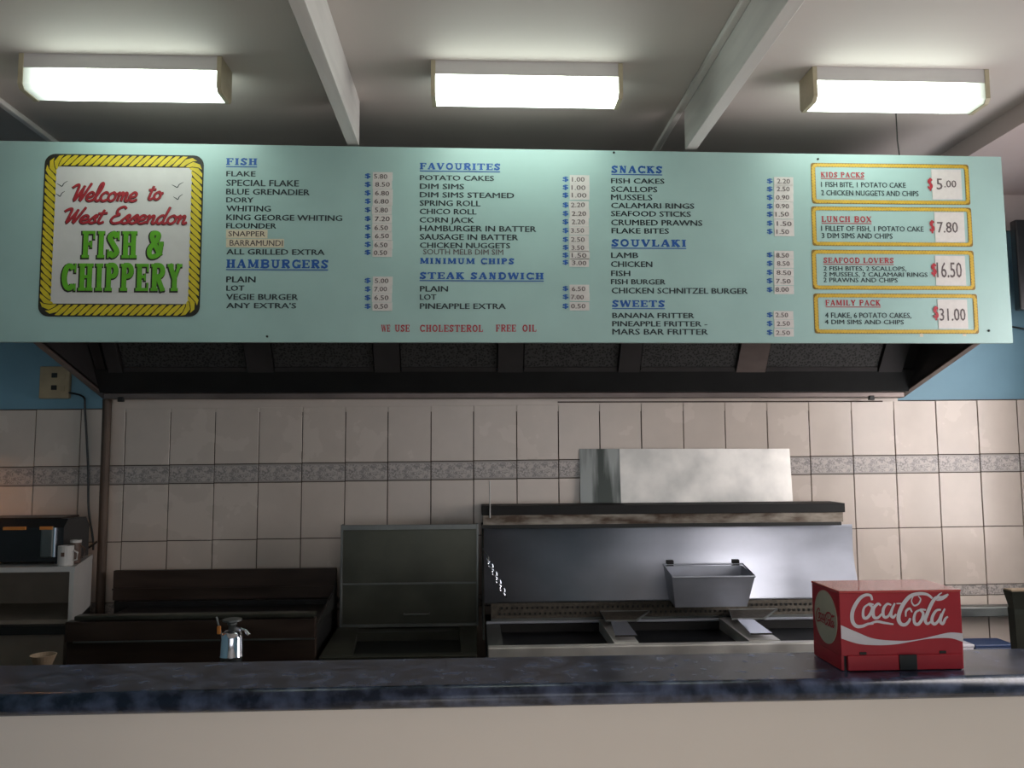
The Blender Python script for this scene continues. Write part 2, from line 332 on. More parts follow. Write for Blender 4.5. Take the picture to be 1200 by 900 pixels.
def script_text(bm, s, x0, wid, z0, hgt, put, wd, slant=.30, scale_h=.5):
    tot = sum(CUR[c][1] for c in s) + slant*1.0; k = wid/tot; hh = hgt*scale_h; x = .15
    for c in s:
        for st in CUR[c][0]:
            pts = smooth_curve([(x0+(x+p[0]+slant*p[1]*.8-.1)*k, z0+p[1]*hh) for p in st], 5)
            ribbon(bm, pts, wd, put)
        x += CUR[c][1]

# plain block lettering uses Blender's own built-in font, turned to mesh in one go at the end
TEXT_QUEUE = []
def block_text(name, s, x0, wid, z0, hgt, y, material, parent, bold=0.0, tilt=0.0, rotz=None):
    cu = bpy.data.curves.new(name, 'FONT'); cu.body = s; cu.size = 1.0; cu.resolution_u = 2; cu.fill_mode = 'BOTH'
    o = bpy.data.objects.new(name, cu); COL.objects.link(o)
    TEXT_QUEUE.append((o, name, x0, wid, z0, hgt, y, material, parent, tilt, bold))
def flush_text():
    bpy.context.view_layer.update(); dg = bpy.context.evaluated_depsgraph_get(); made = []
    for o, *rest in TEXT_QUEUE: made.append(bpy.data.meshes.new_from_object(o.evaluated_get(dg)))
    for (o, name, x0, wid, z0, hgt, y, material, parent, tilt, bold), me in zip(TEXT_QUEUE, made):
        xs = [v.co.x for v in me.vertices]; ys = [v.co.y for v in me.vertices]
        a, b, c, d = min(xs), max(xs), min(ys), max(ys)
        c = max(c, -0.02) if name == 'menu_line' else c
        d = min(d, 0.76) if name == 'menu_line' else d
        for v in me.vertices:
            u = (v.co.x-a)/max(b-a, 1e-6); q = (v.co.y-c)/max(d-c, 1e-6)
            v.co = (x0+u*wid, y, z0+q*hgt+tilt*u*wid)
        if bold:                                     # heavier lettering: the same outlines again, a hair to the side
            b2 = bmesh.new(); b2.from_mesh(me); src = list(b2.faces)
            for dx_, dy_ in ((bold, -1e-5), (bold*.5, -2e-5)):
                d_ = bmesh.ops.duplicate(b2, geom=src)
                for g_ in d_['geom']:
                    if isinstance(g_, bmesh.types.BMVert): g_.co.x += dx_; g_.co.y += dy_; g_.co.z += bold*.25
            b2.to_mesh(me); b2.free()
        me.materials.clear(); me.name = name
        cu = o.data; bpy.data.objects.remove(o); bpy.data.curves.remove(cu)
        obj(name, me, material, parent)
    TEXT_QUEUE.clear()

# ================================================================== ROOM
XL, XR, YB, YF, ZC = -2.45, 2.56, 3.50, -3.0, 2.84
structure(obj('floor', bx(XL, XR, YF, YB+.1, -.06, 0), M['floor']))
structure(obj('ceiling', bx(XL, XR, YF, YB+.1, ZC, ZC+.08), M['ceiling']))
structure(obj('wall_left', bx(XL-.1, XL, YF, YB+.1, 0, ZC), M['wall_blue']))
def wall_with_opening(name, horiz, a0, a1, b0, b1, o0, o1, oz0, oz1, material):
    bm = bmesh.new()
    def piece(p0, p1, z0, z1):
        if horiz: box(bm, p0, p1, b0, b1, z0, z1)
        else: box(bm, b0, b1, p0, p1, z0, z1)
    piece(a0, o0, 0, ZC); piece(o1, a1, 0, ZC); piece(o0, o1, 0, oz0); piece(o0, o1, oz1, ZC)
    return structure(obj(name, bm, material))
wall_with_opening('wall_right', False, YF, YB+.1, XR, XR+.1, 1.4, 3.05, 1.1, 2.35, M['wall_blue'])
wall_with_opening('wall_front', True, XL-.1, XR+.1, YF-.1, YF, -1.2, 2.3, .55, 2.5, M['wall_plain'])
def window(name, horiz, a0, a1, c, z0, z1, n):
    bm = bmesh.new(); f = .05
    def piece(p0, p1, q0, q1):
        if horiz: box(bm, p0, p1, c-.03, c+.03, q0, q1)
        else: box(bm, c-.03, c+.03, p0, p1, q0, q1)
    piece(a0, a1, z0, z0+f); piece(a0, a1, z1-f, z1)
    for i in range(n+1):
        p = a0 + (a1-a0-f)*i/n; piece(p, p+f, z0+f, z1-f)
    fr = structure(obj(name, bm, M['aluminium']))
    g = bx(a0+f, a1-f, c-.004, c+.004, z0+f, z1-f) if horiz else bx(c-.004, c+.004, a0+f, a1-f, z0+f, z1-f)
    obj('pane', g, M['glass'], fr)
window('window_1', True, -1.2, 2.3, YF-.05, .55, 2.5, 3)
window('window_2', False, 1.4, 3.05, XR+.05, 1.1, 2.35, 2)

# back wall: brown grout bed, every tile an object on it, blue paint above
HXA, HXB = -1.54, 1.87
wb = structure(obj('wall_back', bx(XL-.1, XR+.1, YB+.008, YB+.1, 0, ZC), M['wall_blue']))
SL = .0078                                  # the tile courses climb slightly towards the right
def zt(z, x): return z + SL*x
gb = bmesh.new(); hexa(gb, [(XL, YB+.002, .49), (XR, YB+.002, .49), (XR, YB+.02, .49), (XL, YB+.02, .49)],
     [(XL, YB+.002, zt(1.815, XL)), (XR, YB+.002, zt(1.815, XR)), (XR, YB+.02, zt(1.815, XR)), (XL, YB+.02, zt(1.815, XL))])
obj('grout_bed', gb, M['grout'], wb)
obj('painted_frieze', bx(XL, XR, YB-.004, YB+.02, 2.60, ZC), M['wall_pink'], wb)
JX = [-2.404, -2.214, -2.028, -1.842, -1.657, -1.472, -1.286, -1.099, -.915, -.733, -.551, -.371, -.187, -.005, .181, .361, .541, .723, .908, 1.092, 1.279, 1.466, 1.657, 1.848, 2.039, 2.228, 2.409, 2.556]
ROWS = [(1.573, 1.812, 'tile'), (1.494, 1.573, 'border'), (1.257, 1.494, 'tile'), (1.008, 1.257, 'tile'), (.962, 1.008, 'border'), (.726, .962, 'tile'), (.490, .726, 'tile')]
obj('filler_strip', bx(HXA, HXB, YB-.002, YB+.02, 1.785, 1.86), M['tile'], wb)
obj('caulk_line', bx(.36, 1.80, YB-.0062, YB+.002, 1.822, 1.8275), M['grout'], wb)
TILE_ME = {}
for z0, z1, kd in ROWS:
    hz = z1-z0-.0035
    key = round(hz, 4)
    if key not in TILE_ME:
        b_ = bx(-.5*.1825, .5*.1825, -.004, .005, -hz/2, hz/2); bmesh.ops.bevel(b_, geom=[e for e in b_.edges if all(v.co.y < 0 for v in e.verts)], offset=.0008, segments=1, affect='EDGES')
        bmesh.ops.recalc_face_normals(b_, faces=b_.faces)
        me = bpy.data.meshes.new('tile'); b_.to_mesh(me); b_.free(); me.materials.append(M['tile'] if kd == 'tile' else M['border']); TILE_ME[key] = me
    for a, b in zip(JX, JX[1:]):
        o = obj('tile' if kd == 'tile' else 'border_tile', TILE_ME[key], None, wb)
        cx = (a+b)/2; o.location = (cx, YB-.001+random.uniform(-.0006, .0006), zt((z0+z1)/2, cx)); o.scale.x = (b-a-.0042)/.1825
        o.rotation_euler = (random.uniform(-.003, .003), 0, random.uniform(-.003, .003))

# ceiling beams, running away from the shop window towards the sign
def beam(name, x0, x1, strips, zb=2.678):
    o = structure(obj(name, bx(x0, x1, YF, 2.775, zb, ZC, bev=.002), M['beam']))
    for xa, xb in strips: obj('cover_strip', bx(xa, xb, YF, 3.5, ZC-.020, ZC, bev=.004), M['beam'], o)
    return o
beam('trim_1', -.443, -.402, ()); beam('trim_2', .750, .791, ((.726, .750),)); beam('trim_3', -1.70, -1.66, ((-1.66, -1.636),))
bk = structure(obj('trim_4', bx(1.95, XR, YF, 3.495, 2.765, ZC), M['wall_pink']))

# ================================================================== CEILING LIGHTS
def make_light(label, x0, x1, group, end):
    cx = (x0+x1)/2; half = (x1-x0)/2; t = thing('ceiling_light', label, 'light', (cx, 2.467, 2.73), 0, group)
    h = ZC-2.73
    prof = [(0, h), (0, h-.045), (.104, h-.045), (.104, h)]
    obj('lamp_tray', prism_x(bmesh.new(), prof, -half+.012, half-.012), M['lamp_body'], t)
    # wrap-around prismatic diffuser with rounded lower edges
    pr = [(.001, h-.046), (.001, .012), (.012, 0), (.090, 0), (.103, .012), (.103, h-.046)]
    obj('diffuser', prism_x(bmesh.new(), pr, -half+.012, half-.012), diffuser_mat(half, end), t)
    for s in (-1, 1):
        xa, xb = (-half, -half+.014) if s < 0 else (half-.014, half)
        obj('end_cap', prism_x(bmesh.new(), [(-.003, h-.001), (-.003, .012), (.010, -.003), (.094, -.003), (.107, .012), (.107, h-.001)], xa, xb), M['cap'], t)
    return t
G = 'fluorescent lights on the ceiling'
make_light('fluorescent batten light on the left, above the welcome logo of the sign', -1.400, -.785, G, -1)
make_light('fluorescent batten light in the middle, between the two white beams', -.136, .472, G, 0)
make_light('fluorescent batten light on the right, above the gold-framed pack prices', 1.088, 1.672, G, 1)

# ================================================================== MENU SIGN
SY = 2.75
sign = thing('menu_sign', 'long pale aqua menu board of fish and burger prices above the fryers', 'sign', (0, 0, 0))
bm = bmesh.new(); prof = [(-1.70, 1.982), (1.896, 1.982), (1.892, 2.657), (-1.70, 2.671)]
a = [bm.verts.new((x, SY, z)) for x, z in prof]; b = [bm.verts.new((x, SY+.018, z)) for x, z in prof]
bm.faces.new(a); bm.faces.new(b[::-1])
for i in range(4): bm.faces.new((a[i], b[i], b[(i+1) % 4], a[(i+1) % 4]))
obj('sign_board', bm, M['sign'], sign)
def at(y): return lambda u, v: (u, y, v)
MENU = [('H', 'FISH', -0.851, 0.105, 2.595, 0.024), ('B', 'FLAKE', -0.85, 0.098, 2.555, 0.018), ('B', 'SPECIAL FLAKE', -0.849, 0.245, 2.521, 0.022), ('B', 'BLUE GRENADIER', -0.849, 0.282, 2.491, 0.02), ('B', 'DORY', -0.848, 0.091, 2.463, 0.018), ('B', 'WHITING', -0.847, 0.149, 2.432, 0.02), ('B', 'KING GEORGE WHITING', -0.846, 0.391, 2.401, 0.02), ('B', 'FLOUNDER', -0.846, 0.168, 2.373, 0.018), ('S', '', -0.845, 0.139, 2.339, 0.03), ('W', 'SNAPPER', -0.837, 0.123, 2.345, 0.018), ('S', '', -0.844, 0.194, 2.307, 0.03), ('W', 'BARRAMUNDI', -0.832, 0.178, 2.312, 0.02), ('B', 'ALL GRILLED EXTRA', -0.843, 0.33, 2.282, 0.019), ('H', 'HAMBURGERS', -0.842, 0.343, 2.236, 0.029), ('B', 'PLAIN', -0.841, 0.097, 2.186, 0.02), ('B', 'LOT', -0.84, 0.059, 2.157, 0.018), ('B', 'VEGIE BURGER', -0.84, 0.24, 2.126, 0.02), ('B', "ANY EXTRA'S", -0.839, 0.233, 2.097, 0.019), ('R', 'WE', -0.317, 0.03, 2.018, 0.024), ('R', 'USE', -0.271, 0.05, 2.018, 0.024), ('H', 'FAVOURITES', -0.189, 0.279, 2.587, 0.023), ('B', 'POTATO CAKES', -0.189, 0.256, 2.548, 0.018), ('B', 'DIM SIMS', -0.189, 0.152, 2.517, 0.019), ('B', 'DIM SIMS STEAMED', -0.189, 0.326, 2.487, 0.019), ('B', 'SPRING ROLL', -0.189, 0.209, 2.457, 0.02), ('B', 'CHICO ROLL', -0.189, 0.195, 2.428, 0.019), ('B', 'CORN JACK', -0.189, 0.187, 2.398, 0.019), ('B', 'HAMBURGER IN BATTER', -0.188, 0.401, 2.368, 0.02), ('B', 'SAUSAGE IN BATTER', -0.188, 0.338, 2.338, 0.02), ('B', 'CHICKEN NUGGETS', -0.188, 0.31, 2.309, 0.019), ('W', 'SOUTH MELB DIM SIM', -0.176, 0.275, 2.286, 0.019), ('h', 'MINIMUM CHIPS', -0.188, 0.325, 2.254, 0.02), ('H', 'STEAK SANDWICH', -0.188, 0.427, 2.201, 0.023), ('B', 'PLAIN', -0.187, 0.095, 2.157, 0.019), ('B', 'LOT', -0.187, 0.055, 2.128, 0.019), ('B', 'PINEAPPLE EXTRA', -0.187, 0.293, 2.097, 0.019), ('R', 'CHOLESTEROL', -0.187, 0.216, 2.018, 0.024), ('R', 'FREE', 0.073, 0.069, 2.019, 0.024), ('R', 'OIL', 0.164, 0.048, 2.019, 0.024), ('H', 'SNACKS', 0.48, 0.18, 2.582, 0.025), ('B', 'FISH CAKES', 0.478, 0.188, 2.544, 0.018), ('B', 'SCALLOPS', 0.478, 0.162, 2.513, 0.02), ('B', 'MUSSELS', 0.477, 0.145, 2.484, 0.02), ('B', 'CALAMARI RINGS', 0.477, 0.293, 2.455, 0.019), ('B', 'SEAFOOD STICKS', 0.476, 0.281, 2.426, 0.019), ('B', 'CRUMBED PRAWNS', 0.476, 0.321, 2.394, 0.02), ('B', 'FLAKE BITES', 0.477, 0.201, 2.365, 0.019), ('H', 'SOUVLAKI', 0.476, 0.263, 2.319, 0.025), ('B', 'LAMB', 0.474, 0.094, 2.278, 0.019), ('B', 'CHICKEN', 0.473, 0.144, 2.246, 0.02), ('B', 'FISH', 0.473, 0.066, 2.214, 0.019), ('B', 'FISH BURGER', 0.472, 0.19, 2.185, 0.018), ('B', 'CHICKEN SCHNITZEL BURGER', 0.474, 0.477, 2.153, 0.02), ('H', 'SWEETS', 0.475, 0.184, 2.106, 0.023), ('B', 'BANANA FRITTER', 0.475, 0.285, 2.067, 0.018), ('B', 'PINEAPPLE FRITTER -', 0.474, 0.331, 2.038, 0.018), ('B', 'MARS BAR FRITTER', 0.474, 0.333, 2.009, 0.02), ('T', 'KIDS PACKS', 1.228, 0.158, 2.574, 0.019), ('b', '1 FISH BITE, 1 POTATO CAKE', 1.228, 0.307, 2.538, 0.019), ('b', '2 CHICKEN NUGGETS AND CHIPS', 1.227, 0.353, 2.508, 0.019), ('D', '', 1.615, 0.016, 2.528, 0.047), ('S', '', 1.631, 0.109, 2.497, 0.11), ('P', '5', 1.647, 0.021, 2.533, 0.04), ('P', '.00', 1.675, 0.044, 2.541, 0.026), ('T', 'LUNCH BOX', 1.225, 0.18, 2.412, 0.021), ('b', '1 FILLET OF FISH, 1 POTATO CAKE', 1.222, 0.37, 2.379, 0.019), ('b', '3 DIM SIMS AND CHIPS', 1.223, 0.255, 2.353, 0.019), ('D', '', 1.614, 0.016, 2.373, 0.048), ('S', '', 1.634, 0.108, 2.342, 0.109), ('P', '7.80', 1.642, 0.074, 2.376, 0.039), ('T', 'SEAFOOD LOVERS', 1.226, 0.252, 2.265, 0.019), ('b', '2 FISH BITES, 2 SCALLOPS,', 1.225, 0.297, 2.237, 0.016), ('b', '2 MUSSELS, 2 CALAMARI RINGS', 1.224, 0.374, 2.216, 0.016), ('b', '2 PRAWNS AND CHIPS', 1.223, 0.266, 2.196, 0.016), ('D', '', 1.612, 0.017, 2.217, 0.048), ('S', '', 1.628, 0.109, 2.186, 0.107), ('P', '16.50', 1.632, 0.09, 2.214, 0.055), ('T', 'FAMILY PACK', 1.227, 0.197, 2.113, 0.02), ('b', '4 FLAKE, 6 POTATO CAKES,', 1.224, 0.308, 2.069, 0.019), ('b', '4 DIM SIMS AND CHIPS', 1.222, 0.282, 2.047, 0.016), ('D', '', 1.612, 0.016, 2.061, 0.051), ('S', '', 1.629, 0.107, 2.032, 0.104), ('P', '31.00', 1.634, 0.093, 2.06, 0.044)]
PRICES = [('5.80', -0.378, 2.551, 0.018, 0.019, -0.352, 2.545, 0.068, 0.03), ('8.50', -0.378, 2.521, 0.019, 0.019, -0.351, 2.516, 0.067, 0.029), ('6.80', -0.378, 2.491, 0.019, 0.019, -0.351, 2.486, 0.068, 0.029), ('6.80', -0.377, 2.462, 0.018, 0.019, -0.351, 2.457, 0.068, 0.029), ('5.80', -0.377, 2.432, 0.018, 0.018, -0.351, 2.426, 0.068, 0.03), ('7.20', -0.377, 2.401, 0.019, 0.018, -0.35, 2.395, 0.067, 0.03), ('6.50', -0.376, 2.37, 0.018, 0.019, -0.35, 2.365, 0.067, 0.029), ('6.50', -0.376, 2.34, 0.018, 0.018, -0.35, 2.335, 0.068, 0.029), ('6.50', -0.376, 2.31, 0.019, 0.019, -0.349, 2.305, 0.067, 0.029), ('0.50', -0.376, 2.283, 0.019, 0.018, -0.349, 2.277, 0.067, 0.029), ('5.00', -0.375, 2.185, 0.019, 0.018, -0.348, 2.179, 0.067, 0.029), ('7.00', -0.374, 2.155, 0.018, 0.019, -0.348, 2.15, 0.067, 0.029), ('6.50', -0.374, 2.125, 0.018, 0.019, -0.348, 2.12, 0.067, 0.029), ('0.50', -0.374, 2.096, 0.019, 0.018, -0.347, 2.09, 0.067, 0.029), ('1.00', 0.308, 2.547, 0.019, 0.019, 0.332, 2.542, 0.069, 0.03), ('1.00', 0.308, 2.518, 0.018, 0.019, 0.332, 2.513, 0.069, 0.03), ('1.00', 0.307, 2.49, 0.019, 0.019, 0.331, 2.484, 0.069, 0.03), ('2.20', 0.307, 2.455, 0.019, 0.019, 0.331, 2.449, 0.069, 0.03), ('2.20', 0.307, 2.425, 0.018, 0.019, 0.331, 2.419, 0.069, 0.03), ('2.20', 0.306, 2.395, 0.019, 0.019, 0.33, 2.389, 0.069, 0.03), ('3.50', 0.306, 2.364, 0.019, 0.019, 0.33, 2.359, 0.069, 0.029), ('2.50', 0.306, 2.333, 0.018, 0.018, 0.33, 2.327, 0.068, 0.03), ('3.50', 0.306, 2.305, 0.018, 0.018, 0.329, 2.299, 0.069, 0.029), ('1.50', 0.305, 2.277, 0.019, 0.019, 0.329, 2.272, 0.069, 0.029), ('3.00', 0.305, 2.252, 0.018, 0.018, 0.329, 2.246, 0.068, 0.029), ('6.50', 0.304, 2.16, 0.018, 0.018, 0.328, 2.154, 0.068, 0.029), ('7.00', 0.304, 2.131, 0.018, 0.018, 0.327, 2.126, 0.069, 0.028), ('0.50', 0.303, 2.098, 0.019, 0.019, 0.327, 2.093, 0.068, 0.029), ('2.20', 1.033, 2.548, 0.019, 0.019, 1.06, 2.542, 0.069, 0.031), ('2.50', 1.032, 2.519, 0.019, 0.019, 1.059, 2.513, 0.069, 0.031), ('0.90', 1.031, 2.488, 0.019, 0.02, 1.058, 2.483, 0.069, 0.03), ('0.90', 1.03, 2.457, 0.019, 0.019, 1.056, 2.452, 0.07, 0.03), ('1.50', 1.029, 2.428, 0.019, 0.019, 1.055, 2.422, 0.07, 0.03), ('1.50', 1.028, 2.396, 0.019, 0.019, 1.054, 2.39, 0.07, 0.03), ('1.50', 1.027, 2.366, 0.019, 0.019, 1.053, 2.36, 0.07, 0.03), ('8.50', 1.024, 2.283, 0.019, 0.018, 1.051, 2.277, 0.069, 0.03), ('8.50', 1.023, 2.252, 0.019, 0.019, 1.05, 2.246, 0.069, 0.03), ('8.50', 1.022, 2.22, 0.019, 0.019, 1.048, 2.215, 0.07, 0.029), ('7.50', 1.021, 2.19, 0.019, 0.019, 1.047, 2.185, 0.07, 0.029), ('8.00', 1.02, 2.159, 0.019, 0.018, 1.046, 2.153, 0.069, 0.03), ('2.50', 1.017, 2.07, 0.019, 0.018, 1.043, 2.064, 0.069, 0.029), ('2.50', 1.016, 2.039, 0.019, 0.019, 1.042, 2.034, 0.069, 0.029), ('2.50', 1.015, 2.008, 0.019, 0.019, 1.041, 2.003, 0.069, 0.028)]
PACK_FRAMES = [(1.193, 2.478, 1.769, 2.626), (1.189, 2.326, 1.77, 2.468), (1.184, 2.17, 1.77, 2.312), (1.185, 2.014, 1.774, 2.156)]
LOGO_FRAME = (-1.458, 2.067, -.926, 2.627); LOGO_INNER = (-1.424, 2.123, -.965, 2.574)
# -- welcome logo
def rounded_rect(x0, z0, x1, z1, r, n=6):
    P_ = []
    for cx, cz, a0 in ((x1-r, z1-r, 0), (x0+r, z1-r, 90), (x0+r, z0+r, 180), (x1-r, z0+r, 270)):
        P_ += [(cx+r*math.cos(R(a0+90*i/n)), cz+r*math.sin(R(a0+90*i/n))) for i in range(n+1)]
    return P_
def ring(bm, outer, inner, put):
    A = [bm.verts.new(put(*p)) for p in outer]; B = [bm.verts.new(put(*p)) for p in inner]; n = len(A)
    for i in range(n): bm.faces.new((A[i], A[(i+1) % n], B[(i+1) % n], B[i]))
def rope_strands(bm, x0, z0, x1, z1, wd, pitch, put, lean=.9, fill=.70):
    """slanted lobes of a twisted rope, walked along the middle line of a rounded rectangle"""
    r = wd*.9; path = rounded_rect(x0+wd/2, z0+wd/2, x1-wd/2, z1-wd/2, r, 5); path.append(path[0])
    seg = []; tot = 0
    for p, q in zip(path, path[1:]):
        l = math.hypot(q[0]-p[0], q[1]-p[1]); seg.append((tot, l, p, q)); tot += l
    def at_s(s):
        s %= tot
        for s0, l, p, q in seg:
            if l > 0 and s0 <= s <= s0+l: f = (s-s0)/l; return p[0]+(q[0]-p[0])*f, p[1]+(q[1]-p[1])*f, (q[0]-p[0])/l, (q[1]-p[1])/l
        return path[0][0], path[0][1], 1, 0
    n = int(tot/pitch)
    for i in range(n):
        s = tot*i/n; hw = wd*.42; f = tot/n*fill
        def pt(ds, off):
            x, z, tx, tz = at_s(s+ds+lean*off); return (x-tz*off, z+tx*off)
        poly(bm, [pt(0, -hw), pt(f*.8, -hw), pt(f*1.1, -hw*.4), pt(f*1.1, hw*.5), pt(f, hw), pt(f*.2, hw), pt(-f*.1, hw*.4), pt(-f*.1, -hw*.5)], put)
lx0, lz0, lx1, lz1 = LOGO_FRAME; ix0, iz0, ix1, iz1 = lx0+.039, lz0+.044, lx1-.039, lz1-.044
bm = bmesh.new(); poly(bm, rounded_rect(lx0+.02, lz0+.02, lx1-.02, lz1-.02, .01), at(SY-.001)); obj('logo_panel', bm, M['white_print'], sign)
bm = bmesh.new(); ring(bm, rounded_rect(lx0, lz0, lx1, lz1, .035), rounded_rect(ix0, iz0, ix1, iz1, .008), at(SY-.0016)); rb = obj('rope_border', bm, M['rope_black'], sign)
bm = bmesh.new(); rope_strands(bm, lx0+.001, lz0+.001, lx1-.001, lz1-.001, .043, .024, at(SY-.0022)); obj('rope_strands', bm, M['rope_yellow'], rb)
for s, x0, wd, z0, h in (('Welcome', -1.367, .228, 2.464, .062), ('to', -1.115, .057, 2.471, .055), ('West', -1.390, .145, 2.387, .055), ('Essendon', -1.239, .270, 2.387, .058)):
    bm = bmesh.new(); script_text(bm, s, x0, wd, z0, h, at(SY-.0024), .0078); obj('brush_lettering', bm, M['script_red'], sign)
    bm = bmesh.new(); script_text(bm, s, x0-.002, wd, z0-.0022, h, at(SY-.0018), .0092); obj('lettering_shadow', bm, M['rope_black'], sign)
for s, x0, wd, z0, h in (('FISH', -1.322, .182, 2.267, .093), ('&', -1.106, .054, 2.267, .094), ('CHIPPERY', -1.386, .398, 2.155, .093)):
    kw = dict(T=.27, t=.11, gap=.14) if s != '&' else dict(T=.28, t=.11)
    bm = bmesh.new(); serif_text(bm, s, x0, wd, z0, h, at(SY-.0028), **kw); obj('green_lettering', bm, M['green_ink'], sign)
    bm = bmesh.new(); serif_text(bm, s, x0, wd, z0, h, at(SY-.0020), grow=.0028, dx=-.0026, dz=-.0028, **kw); obj('lettering_shadow', bm, M['rope_black'], sign)
for x, z, sc in ((-1.397, 2.520, 1), (-1.402, 2.485, .85), (-1.013, 2.520, 1.1), (-1.010, 2.478, .9)):
    bm = bmesh.new(); ribbon(bm, smooth_curve([(x-.017*sc, z+.003), (x-.008*sc, z-.002), (x, z-.006), (x+.006*sc, z+.004), (x+.018*sc, z+.012)]), .0032, at(SY-.002), taper=True); obj('painted_bird', bm, M['black_ink'], sign)
# -- menu lines
for kind, s, x0, wd, z0, h in MENU:
    if kind in 'Hh':
        bm = bmesh.new(); serif_text(bm, s, x0, wd, z0, h, at(SY-.001), T=.25, t=.13)
        if kind == 'H': ribbon(bm, [(x0, z0-.006), (x0+wd, z0-.006)], .0032, at(SY-.001))
        obj('menu_heading', bm, M['blue_ink'], sign)
    elif kind in 'RT':
        bm = bmesh.new(); serif_text(bm, s, x0, wd, z0, h, at(SY-.001), T=.22, t=.11)
        if kind == 'T': ribbon(bm, [(x0, z0-.005), (x0+wd, z0-.005)], .0026, at(SY-.001))
        obj('red_lettering', bm, M['red_ink'], sign)
    elif kind in 'Bb': block_text('menu_line', s, x0, wd, z0, h, SY-.001, M['black_ink'], sign, bold=.0016 if kind == 'B' else .0009)
    elif kind == 'W': block_text('handwritten_line', s, x0, wd, z0, h, SY-.0022, M['pen_ink'], sign, bold=.0006)
    elif kind == 'D': block_text('dollar_mark', '$', x0, wd, z0, h, SY-.0022, M['red_ink'], sign, bold=.003)
    elif kind == 'P': block_text('handwritten_price', s, x0, wd, z0, h, SY-.0022, M['pen_ink'], sign, bold=.0012)
    elif kind == 'S':
        bm = bmesh.new(); box(bm, x0, x0+wd, SY-.0016, SY-.0002, z0, z0+h)
        tan_ = wd > .1 and h < .05
        obj('taped_label' if tan_ else 'price_sticker', bm, M['tan_sticker'] if tan_ else M['sticker'], sign)
for v, dx, dz, dw, dh, sx, sz, sw, sh in PRICES:
    block_text('dollar_mark', '$', dx, dw, dz, dh, SY-.0012, M['blue_ink'], sign, bold=.002)
    j = random.uniform(-.0015, .0015)
    st = obj('price_sticker', bx(sx+j, sx+sw+j, SY-.0016, SY-.0002, sz, sz+sh), M['sticker'], sign)
    block_text('handwritten_price', v, sx+.006+random.uniform(-.002, .003), sw*.72*random.uniform(.88, 1.05), sz+sh*.22+random.uniform(-.001, .001), sh*.55, SY-.0024, M['pen_ink'], sign, bold=.0008, tilt=random.uniform(-.03, .03))
for x0, z0, x1, z1 in PACK_FRAMES:
    bm = bmesh.new(); ring(bm, rounded_rect(x0, z0, x1, z1, .008, 3), rounded_rect(x0+.016, z0+.014, x1-.016, z1-.014, .004, 3), at(SY-.001)); fr = obj('gold_rope_frame', bm, M['rope_brown'], sign)
    bm = bmesh.new(); rope_strands(bm, x0+.0005, z0+.0005, x1-.0005, z1-.0005, .0150, .0105, at(SY-.0016), lean=.5, fill=.84); obj('rope_strands', bm, M['rope_gold'], fr)
for x, z in ((1.81, 2.025), (-1.595, 2.05), (1.22, 2.64), (.49, 2.655), (-.70, 2.001)):
    bm = bmesh.new(); lathe(bm, [(.004, 0), (.004, .003), (.002, .0045)], n=8); s = obj('screw', bm, M['dark_metal'], sign); s.location = (x, SY, z); s.rotation_euler = (R(90), 0, 0)
for x, z, s_ in ((1.715, 2.006, .012), (1.56, 2.003, .012)):
    obj('tape_scrap', bx(x, x+s_, SY-.001, SY-.0002, z, z+s_), M['tan_sticker'], sign)
tag(obj('wire_hook', tube(bmesh.new(), [(1.535, 2.79, 2.835), (1.535, 2.79, 2.73), (1.537, 2.783, 2.66)], .0022, 6), M['dark_metal']), 'thin dark hanging wire above the right end of the menu sign', 'wire')

# ================================================================== EXHAUST HOOD
hd = thing('exhaust_hood', 'wide dark steel exhaust hood with mesh filters behind the menu sign', 'hood', (0, 0, 0))
HX0, HX1 = -1.545, 1.872
def side(x0, x1):
    return prism_x(bmesh.new(), [(3.49, 1.848), (2.775, 2.055), (2.775, 2.62), (3.49, 2.62)], x0, x1)
for x0, x1 in ((HX0, HX0+.004), (HX1-.004, HX1)): obj('side_panel', side(x0, x1), M['hood_steel'], hd)
for x0, x1 in ((HX0-.022, HX0+.004), (HX1-.004, HX1+.022)):
    obj('side_flange', prism_x(bmesh.new(), [(3.49, 1.842), (3.49, 1.855), (2.775, 2.062), (2.775, 2.049)], x0, x1), M['hood_rim'], hd)
obj('hood_top', bx(HX0, HX1, 2.775, 3.49, 2.60, 2.62), M['hood_steel'], hd)
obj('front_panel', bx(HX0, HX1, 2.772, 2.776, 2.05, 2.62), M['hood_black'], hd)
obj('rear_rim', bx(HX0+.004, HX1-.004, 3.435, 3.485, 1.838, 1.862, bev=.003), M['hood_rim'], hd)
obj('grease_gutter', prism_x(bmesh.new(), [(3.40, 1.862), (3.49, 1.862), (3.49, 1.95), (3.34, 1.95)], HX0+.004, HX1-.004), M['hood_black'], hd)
# filter bank sloping up and forward from the gutter
A0, A1 = (3.345, 1.945), (2.95, 2.50)
sl = Vector((0, A1[0]-A0[0], A1[1]-A0[1])); ln = sl.length; ang = math.atan2(sl.z, -sl.y)
cells = [(-1.42, -.93), (-.815, -.415), (-.300, .09), (.205, .592), (.693, 1.09), (1.225, 1.70)]
def on_slope(x0, x1, off0, off1, u0=0.0, u1=1.0):
    n = Vector((0, -math.sin(ang), -math.cos(ang)))
    def P3(x, u, o): q = Vector((x, A0[0], A0[1])) + sl*u + n*o; return tuple(q)
    return hexa(bmesh.new(), [P3(x0, u0, off0), P3(x1, u0, off0), P3(x1, u1, off0), P3(x0, u1, off0)], [P3(x0, u0, off1), P3(x1, u0, off1), P3(x1, u1, off1), P3(x0, u1, off1)])
obj('filter_backing', on_slope(HX0+.004, HX1-.004, -.03, -.02), M['hood_black'], hd)
